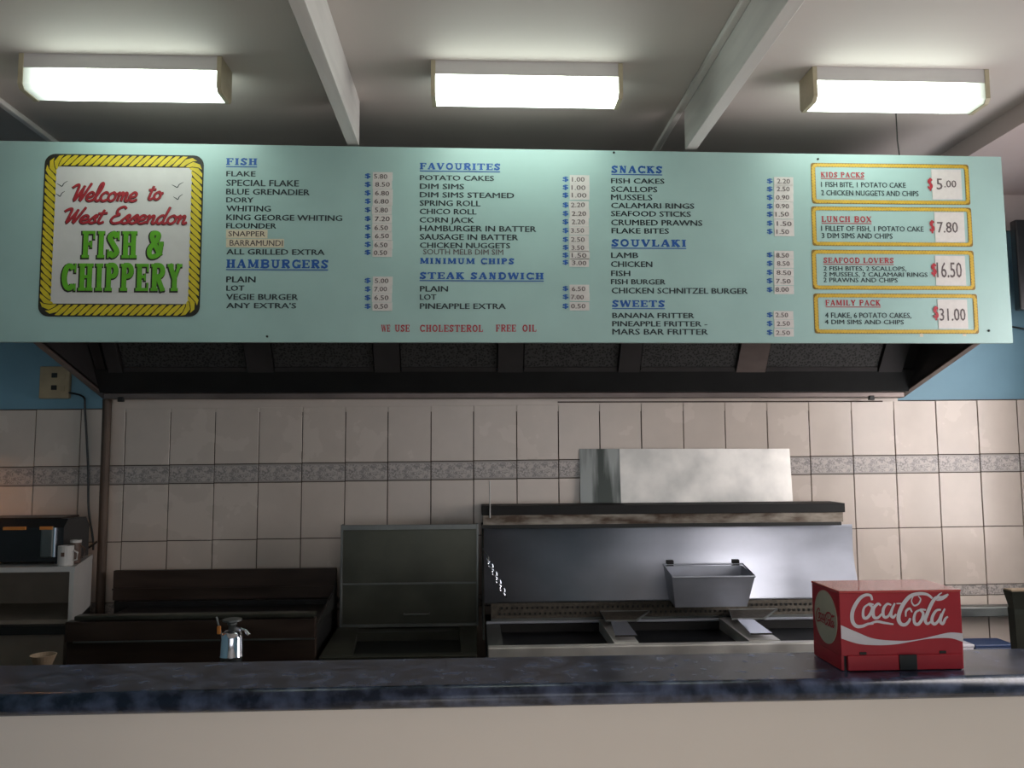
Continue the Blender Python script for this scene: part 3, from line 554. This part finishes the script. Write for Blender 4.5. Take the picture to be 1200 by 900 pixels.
for i, (a, b) in enumerate(cells):
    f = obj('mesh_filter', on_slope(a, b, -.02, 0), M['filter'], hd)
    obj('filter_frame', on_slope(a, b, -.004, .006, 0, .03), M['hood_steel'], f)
edges = [HX0+.06] + [v for c in cells for v in c] + [HX1-.06]
for i in range(0, len(edges), 2):
    if edges[i+1]-edges[i] > .02: obj('divider_plate', on_slope(edges[i]+.006, edges[i+1]-.006, -.012, .012), M['hood_rim'] if i == 10 else M['hood_steel'], hd)
obj('corner_strip', hexa(bmesh.new(), [(-1.535, 3.42, 1.862), (-1.50, 3.42, 1.862), (-1.50, 3.43, 1.862), (-1.535, 3.43, 1.862)], [(-1.535, 2.86, 2.55), (-1.48, 2.86, 2.55), (-1.48, 2.87, 2.55), (-1.535, 2.87, 2.55)]), M['hood_steel'], hd)
for x in (-1.47, 1.72):
    obj('rim_bolt', bx(x-.012, x+.012, 3.428, 3.446, 1.826, 1.846, bev=.003), M['dark_metal'], hd)
for x in (-.9, .20):
    bm = lathe(bmesh.new(), [(.006, 0), (.006, .008), (.003, .011)], n=10); o = obj('filter_knob', bm, M['steel'], hd); o.location = (x, 3.16, 2.15)

# ================================================================== COUNTER
ct = thing('service_counter', 'white-fronted service counter with navy marbled laminate top', 'counter', (0, 0, 0))
prof = [(2.055, 1.052), (2.055, 1.1)]
for i in range(9):
    a_ = R(90 + 180*i/8); prof.append((1.824 + .024*math.cos(a_), 1.076 + .024*math.sin(a_)))
wt = obj('worktop', prism_x(bmesh.new(), prof, XL+.002, XR-.002), M['laminate'], ct, smooth=False)
for p in wt.data.polygons:
    if abs(p.normal.x) < .5: p.use_smooth = abs(p.center.y-1.80) < .026 and p.center.y < 1.83
obj('front_panel', bx(XL+.002, XR-.002, 1.835, 1.86, .10, 1.052), M['counter_white'], ct)
obj('kick_board', bx(XL+.002, XR-.002, 1.89, 1.905, 0, .10), M['dark_metal'], ct)
obj('rear_panel', bx(XL+.002, XR-.002, 2.03, 2.05, 0, 1.052), M['olive_panel'], ct)
ws = thing('work_shelf', 'dark low shelf running along the back of the service counter', 'shelf', (0, 0, 0))
obj('shelf_board', bx(XL+.002, XR-.002, 2.058, 2.40, .975, 1.0), M['dark_metal'], ws)
for x in (-2.3, -.9, .5, 1.9): obj('shelf_bracket', prism_x(bmesh.new(), [(2.058, .974), (2.36, .974), (2.058, .74)], x, x+.02), M['dark_metal'], ws)

# ================================================================== RED BOX
BX0, BX1, BY0, BY1, BZ = .841, 1.129, 1.872, 2.026, 1.1
rbx = thing('red_box', 'red tin dispenser box with white script lettering on the counter', 'box', ((BX0+BX1)/2, BY0, BZ))
hw = (BX1-BX0)/2; D_ = BY1-BY0
obj('box_body', bx(-hw, hw, 0, D_, .034, .176, bev=.0015), M['red_box'], rbx)
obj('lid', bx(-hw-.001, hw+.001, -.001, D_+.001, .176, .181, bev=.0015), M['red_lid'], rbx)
obj('side_base', bx(-hw, -hw+.006, .002, D_, .002, .034), M['red_box'], rbx)
obj('side_base', bx(hw-.006, hw, .002, D_, .002, .034), M['red_box'], rbx)
obj('base_plate', bx(-hw+.006, hw-.006, .006, D_, 0, .034), M['black_plastic'], rbx)
dr = obj('drawer_front', bx(-hw+.013, hw-.004, -.004, .006, .002, .036, bev=.0015), M['red_box'], rbx)
obj('latch', bx(-.012, .029, -.0085, -.004, .003, .037, bev=.001), M['black_plastic'], dr)
for x in (-.094, .094): obj('rivet', bx(x-.008, x+.008, -.0025, 0, .037, .043, bev=.001), M['dark_metal'], rbx)
def bput(cx, cy): return (-hw + (cx-38)/1125*2*hw, -.0012, .181 - (cy-30)/745*.181)
LOGO = [
 ([(338,118),(325,75),(280,68),(225,100),(175,170),(148,240),(150,315),(185,358),(240,358),(290,338),(340,335)], 30),
 ([(285,342),(370,318),(440,330),(525,345)], 20),
 ([(305,152),(262,185),(248,240),(255,280),(285,280),(318,240),(335,185),(305,152),(350,158)], 24),
 ([(415,170),(390,152),(350,190),(340,245),(352,280),(385,280),(420,245)], 26),
 ([(512,165),(475,155),(440,195),(432,250),(450,280),(485,262),(512,210)], 24), ([(545,148),(515,210),(505,260),(525,280),(552,250)], 24),
 ([(560,152),(620,152)], 12),
 ([(895,108),(850,72),(780,62),(700,80),(640,135),(592,215),(572,290),(590,340),(630,350),(665,322),(680,290)], 32),
 ([(720,82),(700,130),(722,172),(762,158),(785,115),(765,85)], 13),
 ([(640,275),(645,225),(680,200),(700,235)], 18),
 ([(778,212),(735,235),(715,290),(722,340),(755,345),(790,300),(802,245),(778,212),(830,215)], 25),
 ([(1045,72),(985,98),(925,105),(880,165),(840,250),(818,310),(835,345),(870,325)], 28),
 ([(1035,88),(980,118),(930,125)], 16), ([(985,55),(950,80),(930,110)], 12),
 ([(968,215),(925,222),(888,275),(880,325),(905,348),(945,310),(970,250)], 25), ([(1005,205),(972,270),(958,325),(980,345),(1005,300),(1030,280)], 24),
]
bm = bmesh.new()
for pts, wd in LOGO:
    pts = smooth_curve(pts, 6); ribbon(bm, [(p[0], p[1]) for p in pts], [wd*1.18*(.5+.5*math.sin(math.pi*(i+.6)/(len(pts)+.2))) for i in range(len(pts))], bput)
obj('script_lettering', bm, M['box_white'], rbx)
bm = bmesh.new()
up = smooth_curve([(40,345),(180,410),(350,478),(600,500),(750,488),(880,462),(1040,430),(1162,440)], 6)
lo = smooth_curve([(40,470),(200,522),(380,537),(550,530),(700,506),(850,484),(1040,482),(1162,520)], 6)
U_ = [bm.verts.new(bput(*p)) for p in up]; L_ = [bm.verts.new(bput(*p)) for p in lo]
for i in range(len(U_)-1): bm.faces.new((U_[i], U_[i+1], L_[i+1], L_[i]))
obj('white_wave', bm, M['box_white'], rbx)
bm = lathe(bmesh.new(), [(.062, 0), (.062, .0012)], n=40); d = obj('side_disc', bm, M['cream'], rbx); d.location = (-hw, D_*.5, .108); d.rotation_euler = (0, R(-90), 0)
bm = bmesh.new()
for pts, wd in LOGO:
    pts = smooth_curve(pts, 4); ribbon(bm, pts, wd*1.1, lambda cx, cy: (-hw-.002, D_*.5 + .052 - (cx-140)/900*.104, .122 - (cy-60)/300*.032), side_on=True)
obj('disc_lettering', bm, M['red_ink'], rbx)

# ================================================================== FRYER RANGE (three tanks, right)
fy = thing('triple_fryer', 'wide stainless three-tank deep fryer with curved splashback against the tiles', 'fryer', (0, 0, 0))
FX0, FX1 = .045, 1.59
# front skirt, rail, back ledge
obj('cabinet', bx(FX0, FX1, 2.95, 3.46, .12, .80), M['steel_dull'], fy)
for x in (FX0+.05, FX1-.05):
    for y in (3.0, 3.42): obj('foot', lathe(bmesh.new(), [(.02, 0), (.02, .12)], x, y, 12), M['dark_metal'], fy)
obj('front_rail', bx(FX0, FX1, 2.905, 2.945, .80, .926, bev=.004), M['steel_bright'], fy)
obj('left_ledge', bx(FX0, FX0+.055, 2.945, 3.31, .80, .924), M['steel_dull'], fy)
obj('right_ledge', bx(FX1-.06, FX1, 2.945, 3.31, .80, .924), M['steel_dull'], fy)
obj('back_ledge', prism_x(bmesh.new(), [(3.31, .80), (3.31, .926), (3.33, .934), (3.375, .934), (3.46, .934), (3.46, .80)], FX0, FX1), M['dark_metal'], fy)
obj('tank_hem', bx(FX0, FX1, 3.3, 3.316, .926, .936, bev=.002), M['steel'], fy)
tanks = [(FX0+.055, .497), (.585, .985), (1.10, FX1-.06)]
for a, b in tanks:
    obj('tank_wall', bx(a, b, 3.300, 3.3098, .80, .924), M['flue_black'], fy)
    obj('oil_surface', bx(a, b, 2.945, 3.30, .80, .893), M['oil'], fy)
for (a, b) in ((.497, .585), (.985, 1.10)):
    dv = obj('tank_divider', prism_x(bmesh.new(), [(2.945, .80), (2.945, .928), (3.31, .938), (3.31, .80)], a, b), M['steel_bright'], fy)
# perforated drip strip under the splashback
ps = obj('drip_strip', prism_x(bmesh.new(), [(3.330, .934), (3.348, .998), (3.356, .998), (3.375, .934)], FX0+.02, FX1), M['mesh_brown'], fy)
bm = bmesh.new(); x = FX0+.05
while x < FX1-.02:
    for k in (0, 1):
        z = .954+k*.022; y = 3.3285+(z-.934)*.28; box(bm, x+k*.01, x+k*.01+.008, y-.0015, y+.001, z, z+.010)
    x += .0205
o = obj('strip_perforations', bm, M['dark_metal'], ps); o['kind'] = 'stuff'
obj('strip_hem', bx(FX0+.02, FX1, 3.325, 3.335, .934, .942), M['steel_dull'], fy)
# splashback: upright at the top and curving forward at the foot
pf = [(3.405, 1.297), (3.408, 1.22), (3.405, 1.165), (3.392, 1.11), (3.372, 1.05), (3.353, 1.0)]
bmS = bmesh.new(); xs_ = [FX0-.008, 1.598]
fine = smooth_curve(pf, 5); back = [(y+.004, z) for y, z in fine][::-1]
prism_x(bmS, fine+back, *xs_)
sp_ = obj('splashback', bmS, M['steel'], fy, smooth=True)
for p in sp_.data.polygons:
    if abs(p.normal.x) > .5: p.use_smooth = False
obj('side_gusset', prism_x(bmesh.new(), [(2.98, .937), (3.10, 1.02), (3.33, 1.20), (3.41, 1.30), (3.45, 1.30), (3.45, .937)], FX0-.016, FX0-.009), M['dark_metal'], fy)
# flue box
obj('flue_lip', bx(.028, 1.545, 3.350, 3.49, 1.352, 1.390, bev=.002), M['flue_black'], fy)
obj('flue_front', bx(.034, 1.54, 3.362, 3.49, 1.312, 1.352), M['flue_stain'], fy)
obj('flue_base', bx(.028, 1.53, 3.357, 3.49, 1.298, 1.312), M['dark_metal'], fy)

# stainless sheet leaning on the wall above the flue
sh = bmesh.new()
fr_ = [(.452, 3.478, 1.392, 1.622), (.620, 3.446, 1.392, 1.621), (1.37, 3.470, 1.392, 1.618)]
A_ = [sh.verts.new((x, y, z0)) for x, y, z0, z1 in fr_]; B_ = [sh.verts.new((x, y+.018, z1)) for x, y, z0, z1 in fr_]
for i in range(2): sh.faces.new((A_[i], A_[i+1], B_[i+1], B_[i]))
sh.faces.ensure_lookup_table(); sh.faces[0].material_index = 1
o = obj('steel_sheet', sh, M['steel_bright']); o.data.materials.append(mat('dark_reflection_steel', (0.42, 0.43, 0.41), 0.38, 0.8, color2=(0.10, 0.11, 0.10), scale=14, stretch=(1.6, 1, .12), lo=.42, hi=.62)); md = o.modifiers.new('thick', 'SOLIDIFY'); md.thickness = .003  # left fold: a dark streaky reflection put into the colour
tag(o, 'pale stained steel sheet with a dark streaky reflection painted on its left end leaning above the fryer flue', 'metal sheet')

# deep stainless scoop pan on the drip strip
pn = thing('scoop_pan', 'deep rectangular stainless pan hanging at the back of the fryer', 'pan', (.925, 3.25, 1.008))
def open_pan(w0, d0, w1, d1, h, th=.004):
    b_ = bmesh.new()
    def q(w_, d_, z): return [b_.verts.new((sx*w_/2, sy*d_/2, z)) for sx, sy in ((-1, -1), (1, -1), (1, 1), (-1, 1))]
    a0, a1, c1, c0 = q(w0, d0, 0), q(w1, d1, h), q(w1-2*th, d1-2*th, h), q(w0-2*th, d0-2*th, th)
    b_.faces.new(a0[::-1]); b_.faces.new(c0)
    for A, B in ((a0, a1), (a1, c1), (c1, c0)):
        for i in range(4): b_.faces.new((A[i], A[(i+1) % 4], B[(i+1) % 4], B[i]))
    return b_
pb = obj('pan_body', open_pan(.285, .10, .325, .15, .128), M['steel'], pn); pn.rotation_euler.x = R(9)
obj('rolled_rim', tube(bmesh.new(), [(-.163, -.075, .128), (.163, -.075, .128), (.163, .075, .134), (-.163, .075, .134)], .004, 6, closed=True), M['steel'], pn)
obj('hanging_lug', bx(-.15, -.12, .072, .088, .10, .15, bev=.002), M['dark_metal'], pn)
obj('hanging_lug', bx(.12, .15, .072, .088, .10, .15, bev=.002), M['dark_metal'], pn)

# two shallow skimmers lying across the tank dividers
def skimmer(label, x, dx):
    t = thing('mesh_skimmer', label, 'skimmer', (x, 2.97, .942), 0, 'skimmers on the fryer dividers')
    obj('mesh_plate', hexa(bmesh.new(), [(-.035, .21, .012), (.075+dx*.2, .21, .012), (.125+dx, .345, .022), (-.075+dx, .345, .022)], [(-.035, .21, .015), (.075+dx*.2, .21, .015), (.125+dx, .345, .025), (-.075+dx, .345, .025)]), M['mesh_brown'], t)
    obj('wire_rim', tube(bmesh.new(), [(-.035, .21, .014), (.075+dx*.2, .21, .014), (.125+dx, .345, .024), (-.075+dx, .345, .024)], .004, 6, closed=True), M['steel_dull'], t)
    obj('handle_strip', hexa(bmesh.new(), [(-.035, 0, 0), (.045, 0, 0), (.045, .22, .010), (-.015, .22, .010)], [(-.035, 0, .006), (.045, 0, .006), (.045, .22, .016), (-.015, .22, .016)]), M['chrome'], t)
    return t
skimmer('brown mesh skimmer on the fryer divider left of the scoop pan', .54, .04)
skimmer('brown mesh skimmer on the fryer divider right of the scoop pan', 1.035, .07)

# chain and thin rod at the left end
ch = thing('steel_chain', 'short bright chain hanging at the left end of the fryer splashback', 'chain', (.055, 3.30, 1.19))
for i in range(9):
    f = i/8; c = Vector((f*.062, -.01-.02*f, -.015-f*.125)); t_ = Vector((.43, -.12, -.86)).normalized(); a2 = Vector((1, 0, .45)).normalized() if i % 2 else Vector((.1, 1, 0)).normalized()
    pts = [c + t_*math.cos(2*math.pi*k/10)*.015 + a2*math.sin(2*math.pi*k/10)*.0085 for k in range(10)]
    obj('chain_link', tube(bmesh.new(), pts, .0028, 5, closed=True), M['chrome'], ch)
obj('chain_hook', tube(bmesh.new(), [(-.022, .03, .03), (-.015, .012, .02), (0, 0, 0), (0, -.005, -.012)], .0025, 6), M['steel_dull'], ch)
tag(obj('thermometer_rod', tube(bmesh.new(), [(.062, 3.345, 1.342), (.062, 3.35, 1.49)], .0028, 8), M['white_plastic']), 'thin pale rod standing on the left end of the fryer flue', 'rod')

# ================================================================== SINGLE FRYER WITH RAISED LID (middle)
lf = thing('lidded_fryer', 'dull olive steel fryer with its panelled lid raised upright', 'fryer', (0, 0, 0))
LX0, LX1 = -.56, .012
obj('cabinet', bx(LX0+.02, LX1-.005, 2.93, 3.44, .10, .80), M['steel_brown'], lf)
for x in (LX0+.06, LX1-.05):
    for y in (2.98, 3.40): obj('foot', lathe(bmesh.new(), [(.02, 0), (.02, .10)], x, y, 12), M['dark_metal'], lf)
obj('front_rail', bx(LX0+.02, LX1-.005, 2.90, 2.94, .80, .905, bev=.003), M['steel_olive'], lf)
obj('left_rim', hexa(bmesh.new(), [(LX0+.02, 2.94, .80), (LX0+.13, 2.94, .80), (LX0+.10, 3.29, .80), (LX0+.02, 3.29, .80)], [(LX0+.02, 2.94, .905), (LX0+.13, 2.94, .905), (LX0+.10, 3.29, .925), (LX0+.02, 3.29, .925)]), M['steel_olive'], lf)
obj('right_rim', hexa(bmesh.new(), [(LX1-.06, 2.94, .80), (LX1-.005, 2.94, .80), (LX1-.005, 3.29, .80), (LX1-.075, 3.29, .80)], [(LX1-.06, 2.94, .905), (LX1-.005, 2.94, .905), (LX1-.005, 3.29, .925), (LX1-.075, 3.29, .925)]), M['steel_olive'], lf)
obj('back_rim', bx(LX0+.02, LX1-.005, 3.22, 3.44, .80, .918), M['steel_olive'], lf)
obj('oil_surface', bx(LX0+.09, LX1-.055, 2.94, 3.22, .80, .885), M['oil'], lf)
ld = obj('raised_lid', bx(LX0+.03, LX1, 3.30, 3.325, .925, 1.318, bev=.002), M['steel_olive'], lf)
for (z0, z1) in ((1.088, 1.094), (1.302, 1.322), (.922, .934)): obj('lid_rib', bx(LX0+.03, LX1, 3.290, 3.302, z0, z1, bev=.001), M['steel_dull'], ld)
for x in (LX0+.028, LX1-.006): obj('lid_edge', bx(x, x+.008, 3.288, 3.325, .925, 1.324, bev=.001), M['steel_dull'], ld)
obj('lid_handle', tube(bmesh.new(), [(-.28, 3.30, .972), (-.28, 3.285, .972), (-.18, 3.285, .972), (-.18, 3.30, .972)], .004, 6), M['steel_dull'], ld)
obj('lid_support', bx(LX0+.06, LX1-.04, 3.325, 3.43, 1.18, 1.20), M['dark_metal'], lf)
obj('lid_support', bx(LX0+.06, LX1-.04, 3.325, 3.43, .925, .96), M['dark_metal'], lf)

# ================================================================== GRIDDLE (left)
gd = thing('hot_griddle', 'long greasy brown steel griddle under the left half of the tiles', 'griddle', (0, 0, 0))
GX0, GX1 = -1.40, -.565
obj('cabinet', bx(GX0+.02, GX1, 2.94, 3.42, .10, .90), M['steel_brown'], gd)
for x in (GX0+.08, GX1-.06):
    for y in (3.0, 3.38): obj('foot', lathe(bmesh.new(), [(.02, 0), (.02, .10)], x, y, 12), M['dark_metal'], gd)
obj('lower_panel', bx(GX0, GX1+.01, 2.915, 2.945, .82, .966, bev=.002), M['steel_brown'], gd)
obj('upper_panel', bx(GX0, GX1+.01, 2.900, 2.940, .970, 1.036, bev=.002), M['steel_brown'], gd)
obj('front_lip', bx(GX0+.03, GX1+.01, 2.896, 2.94, 1.040, 1.056, bev=.004), M['steel_olive'], gd)
obj('panel_hem', bx(GX0+.03, GX1+.01, 2.896, 2.904, .966, .971), M['steel_dull'], gd)
obj('hot_plate', bx(GX0+.02, GX1, 2.94, 3.42, .90, 1.0), M['hood_black'], gd)
obj('grease_slot', bx(GX0-.035, GX1+.0, 3.38, 3.44, 1.0, 1.018), M['hood_black'], gd)
bg_ = obj('back_guard', bx(-1.468, GX1-.005, 3.42, 3.44, 1.018, 1.137, bev=.002), M['steel_brown'], gd)
obj('guard_fold', bx(-1.468, GX1-.005, 3.413, 3.421, 1.060, 1.066), M['steel_brown'], bg_)
obj('guard_foot', bx(-1.46, -1.40, 3.42, 3.44, .9, 1.018), M['dark_metal'], gd)
obj('side_bracket', prism_x(bmesh.new(), [(2.94, 1.0), (3.36, 1.0), (3.36, 1.10), (3.28, 1.06)], GX1+.001, GX1+.009), M['dark_metal'], gd)

# tall steel jug on the shelf behind the counter
jg = thing('steel_jug', 'tall polished steel jug with flat knob standing before the griddle', 'jug', (-.672, 2.33, 1.0))
obj('jug_body', lathe(bmesh.new(), [(.030, 0), (.031, .004), (.031, .045), (.0325, .047), (.0325, .051), (.031, .053), (.030, .10), (.026, .112), (.018, .118)], n=28), M['chrome'], jg, smooth=True)
obj('neck', lathe(bmesh.new(), [(.010, .118), (.010, .132), (.013, .134), (.013, .139), (.007, .141)], n=20), M['steel_dull'], jg, smooth=True)
obj('knob', lathe(bmesh.new(), [(.006, .141), (.026, .144), (.026, .149), (.008, .151)], n=24), M['steel_dull'], jg)
obj('spout_tap', tube(bmesh.new(), [(.014, -.008, .126), (.040, -.014, .120), (.050, -.016, .108)], [.005, .004, .006], 8), M['chrome'], jg)
obj('pour_handle', tube(bmesh.new(), [(-.026, 0, .10), (-.034, 0, .122), (-.044, 0, .155)], .0035, 8), M['steel_dull'], jg)
obj('orange_reflection', bx(-.036, -.026, -.02, -.012, .112, .134, bev=.002), M['amber'], jg)  # orange reflection on the jug, added as a small coloured block

# ================================================================== LEFT CORNER
bn = thing('back_bench', 'low black bench in the dark left corner beneath the white cupboard', 'bench', (0, 0, 0))
obj('bench_top', hexa(bmesh.new(), [(-2.40, 3.02, .97), (-1.440, 3.02, .97), (-1.560, 3.43, .97), (-2.40, 3.43, .97)], [(-2.40, 3.02, 1.0), (-1.440, 3.02, 1.0), (-1.560, 3.43, 1.0), (-2.40, 3.43, 1.0)]), M['dark_metal'], bn)
obj('bench_front', bx(-2.40, -1.47, 3.04, 3.06, .12, .97), M['olive_panel'], bn)
obj('bench_side', bx(-1.600, -1.580, 3.06, 3.42, 0, .97), M['olive_panel'], bn)
cb = thing('open_cupboard', 'white open-fronted cupboard carrying the toaster by the brown pole', 'cupboard', (0, 0, 0))
def skew(z0, z1, xa, xb, y0=3.05, y1=3.43, xl=-2.20): return hexa(bmesh.new(), [(xl, y0, z0), (xa, y0, z0), (xb, y1, z0), (xl, y1, z0)], [(xl, y0, z1), (xa, y0, z1), (xb, y1, z1), (xl, y1, z1)])
obj('top_board', skew(1.185, 1.203, -1.446, -1.556), M['white_plastic'], cb)
obj('side_panel', hexa(bmesh.new(), [(-1.464, 3.05, 1.0), (-1.448, 3.05, 1.0), (-1.558, 3.43, 1.0), (-1.574, 3.43, 1.0)], [(-1.464, 3.05, 1.185), (-1.448, 3.05, 1.185), (-1.558, 3.43, 1.185), (-1.574, 3.43, 1.185)]), M['white_plastic'], cb)
obj('side_panel', bx(-2.20, -2.182, 3.05, 3.43, 1.0, 1.185, bev=.001), M['white_plastic'], cb)
obj('back_board', bx(-2.18, -1.575, 3.412, 3.428, 1.0, 1.185), M['olive_panel'], cb)
obj('bottom_board', skew(1.0, 1.014, -1.466, -1.574, 3.06, 3.41, -2.18), M['olive_panel'], cb)
tt = thing('toaster', 'black and chrome toaster on the white cupboard in the left corner', 'toaster', (-1.68, 3.12, 1.203))
obj('toaster_body', prism_x(bmesh.new(), [(0, .010), (.20, .010), (.20, .13), (.17, .162), (.03, .165), (0, .135)], -.17, .155), M['black_plastic'], tt)
obj('top_cap', bx(-.165, .13, .03, .17, .163, .170, bev=.003), M['steel_brown'], tt)
obj('chrome_panel', bx(.075, .122, -.008, .002, .025, .14, bev=.006), M['steel_dull'], tt)
obj('chrome_column', lathe(bmesh.new(), [(.008, .028), (.008, .135)], .128, -.004, 12), M['chrome'], tt)
for x0, x1 in ((-.06, .02), (.072, .118)): obj('amber_glint', bx(x0, x1, -.011, 0, .128, .140, bev=.001), M['amber'], tt)  # orange glints on the toaster front, added as thin coloured bars
for x in (-.15, .13):
    for y in (.02, .18): obj('foot', bx(x-.01, x+.01, y-.01, y+.01, 0, .010), M['black_plastic'], tt)
def mug(label, x, y, mt, r, h, band):
    t = thing('mug', label, 'mug', (x, y, 1.203), 0, 'mugs on the cupboard')
    obj('mug_body', lathe(bmesh.new(), [(r*.9, 0), (r, .004), (r, h), (r-.003, h), (r-.004, .006)], n=20), mt, t, smooth=False)
    if band: obj('rim_band', lathe(bmesh.new(), [(r+.001, h-.008), (r+.001, h+.0015), (r-.004, h+.0015), (r-.004, h-.008)], n=20), M['white_plastic'], t)
    obj('handle', tube(bmesh.new(), [(r-.002, 0, h*.25), (r+.014, -.002, h*.3), (r+.016, -.002, h*.65), (r-.002, 0, h*.78)], .003, 6), mt if not band else M['brown_china'], t)
    return t
mug('white mug with a small dark mark beside the toaster', -1.497, 3.085, M['white_plastic'], .027, .072, False)
obj('printed_mark', bx(-.004, .008, -.0280, -.0265, .035, .050), M['brown_china'], bpy.data.objects['mug'])
mug('small brown mug with a white rim behind the white mug', -1.496, 3.155, M['brown_china'], .019, .084, True)
bw = tag(obj('small_cup', lathe(bmesh.new(), [(.014, 0), (.018, .006), (.022, .04), (.033, .068), (.030, .068), (.019, .04), (.014, .01)], n=24), M['tan'], None, (-1.164, 2.30, 1.0)), 'small tan cup on the dark shelf behind the counter at left', 'cup')

tag(obj('support_pole', tube(bmesh.new(), [(-1.536, 3.461, 1.838), (-1.530, 3.461, 0.0)], .018, 14), M['pole']), 'rusty brown upright pole under the left corner of the hood', 'pole')
ot = thing('power_outlet', 'aged cream double power outlet on the dark blue wall at left', 'outlet', (-1.768, 3.506, 1.912))
obj('outlet_plate', bx(-.062, .062, -.022, 0, -.068, .068, bev=.004), M['outlet'], ot)
for z in (-.022, .030): obj('socket', bx(-.012, .012, -.0245, -.021, z-.010, z+.010, bev=.002), M['dark_metal'], ot)
obj('switch', bx(.030, .045, -.027, -.021, .01, .035, bev=.002), M['outlet'], ot)
obj('switch', bx(.030, .045, -.027, -.021, -.04, -.015, bev=.002), M['outlet'], ot)
cbp = smooth_curve([(-1.70, 1.868), (-1.64, 1.85), (-1.632, 1.80), (-1.618, 1.66), (-1.607, 1.52), (-1.60, 1.38), (-1.578, 1.262), (-1.575, 1.215)], 4)
tag(obj('hanging_cable', tube(bmesh.new(), [(x, 3.472, z) for x, z in cbp], .0042, 6), M['black_plastic']), 'thin black cable hanging from the outlet down beside the brown pole', 'cable')
obj('toaster_cord', tube(bmesh.new(), [(x+1.66, .25, z-1.203) for x, z in smooth_curve([(-1.495, 1.26), (-1.53, 1.235), (-1.58, 1.212), (-1.64, 1.225)], 4)], .005, 6), M['black_plastic'], tt)

# ================================================================== RIGHT CORNER
tb = thing('steel_table', 'narrow grey steel table against the tiles behind the red box', 'table', (0, 0, 0))
obj('table_top', bx(1.70, 2.42, 3.405, 3.47, .905, .945, bev=.003), M['steel_dull'], tb)
for x in (1.72, 2.37):
    for y in (3.41, 3.44): obj('leg', bx(x, x+.03, y, y+.02, 0, .905), M['steel_dull'], tb)
rk = thing('low_rack', 'low grey rack on the floor before the narrow steel table', 'rack', (0, 0, 0))
obj('rack_top', bx(1.78, 2.33, 3.215, 3.39, .55, .57), M['steel_dull'], rk)
for x in (1.79, 2.30):
    for y in (3.225, 3.36): obj('leg', bx(x, x+.02, y, y+.02, 0, .55), M['steel_dull'], rk)
def carton(name, label, x0, x1, z1, mt, cat):
    t = thing(name, label, cat, ((x0+x1)/2, 3.23, .57)); hwid = (x1-x0)/2
    obj('carton_body', bx(-hwid, hwid, 0, .11, 0, z1-.57-.012, bev=.003), mt, t)
    obj('carton_lid', bx(-hwid-.002, hwid+.002, -.003, .113, z1-.57-.012, z1-.57, bev=.003), mt, t)
carton('storage_tub', 'pale tub on the low rack before the narrow steel table', 1.85, 1.992, .834, M['box_white'], 'tub')
carton('storage_tub', 'navy blue tub on the low rack before the narrow steel table', 1.998, 2.16, .832, M['blue_plastic'], 'tub')
st = thing('pedestal_stand', 'dark flat-topped pedestal stand behind the counter at the right edge', 'stand', (1.568, 2.34, 1.0))
def pz(z): return z
obj('stand_top', hexa(bmesh.new(), [(-.018, -.03, .150), (.16, -.03, .150), (.16, -.005, .150), (-.018, -.005, .150)], [(-.030, -.04, .200), (.17, -.04, .200), (.17, .0, .200), (-.030, .0, .200)]), M['steel_olive'], st)
obj('top_sheet', bx(-.028, .168, -.038, -.002, .200, .204), M['tan'], st)
obj('post', hexa(bmesh.new(), [(-.008, -.02, .008), (.040, -.02, .008), (.040, .01, .008), (-.008, .01, .008)], [(-.012, -.02, .150), (.044, -.02, .150), (.044, .01, .150), (-.012, .01, .150)]), M['steel_olive'], st)
obj('base_plate', bx(-.02, .16, -.03, .05, 0, .008), M['steel_olive'], st)
tv = thing('wall_screen', 'black wall-hung screen at the far right behind the sign', 'screen', (2.50, 3.33, 2.40))
obj('screen_housing', bx(-.19, .03, -.04, .0, -.20, .19, bev=.006), M['black_plastic'], tv)
obj('wall_bracket', bx(-.02, .055, 0, .03, -.05, .05), M['dark_metal'], tv)
cbr = smooth_curve([(2.28, 2.20), (2.34, 2.165), (2.42, 2.155), (2.50, 2.14)], 4)
tag(obj('screen_cable', tube(bmesh.new(), [(x, 3.488, z) for x, z in cbr], .004, 6), M['black_plastic']), 'thin dark cable on the blue wall beneath the black screen', 'cable')
# heat lamp out of frame on the left that warms the corner tiles
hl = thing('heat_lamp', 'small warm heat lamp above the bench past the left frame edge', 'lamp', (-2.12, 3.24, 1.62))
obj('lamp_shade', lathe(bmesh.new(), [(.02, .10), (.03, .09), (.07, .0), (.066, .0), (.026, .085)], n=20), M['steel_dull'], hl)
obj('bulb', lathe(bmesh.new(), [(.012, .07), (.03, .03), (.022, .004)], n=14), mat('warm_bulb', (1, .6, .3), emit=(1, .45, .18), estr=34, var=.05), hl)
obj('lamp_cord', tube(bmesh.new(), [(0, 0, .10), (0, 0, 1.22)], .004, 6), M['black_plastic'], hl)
flush_text()
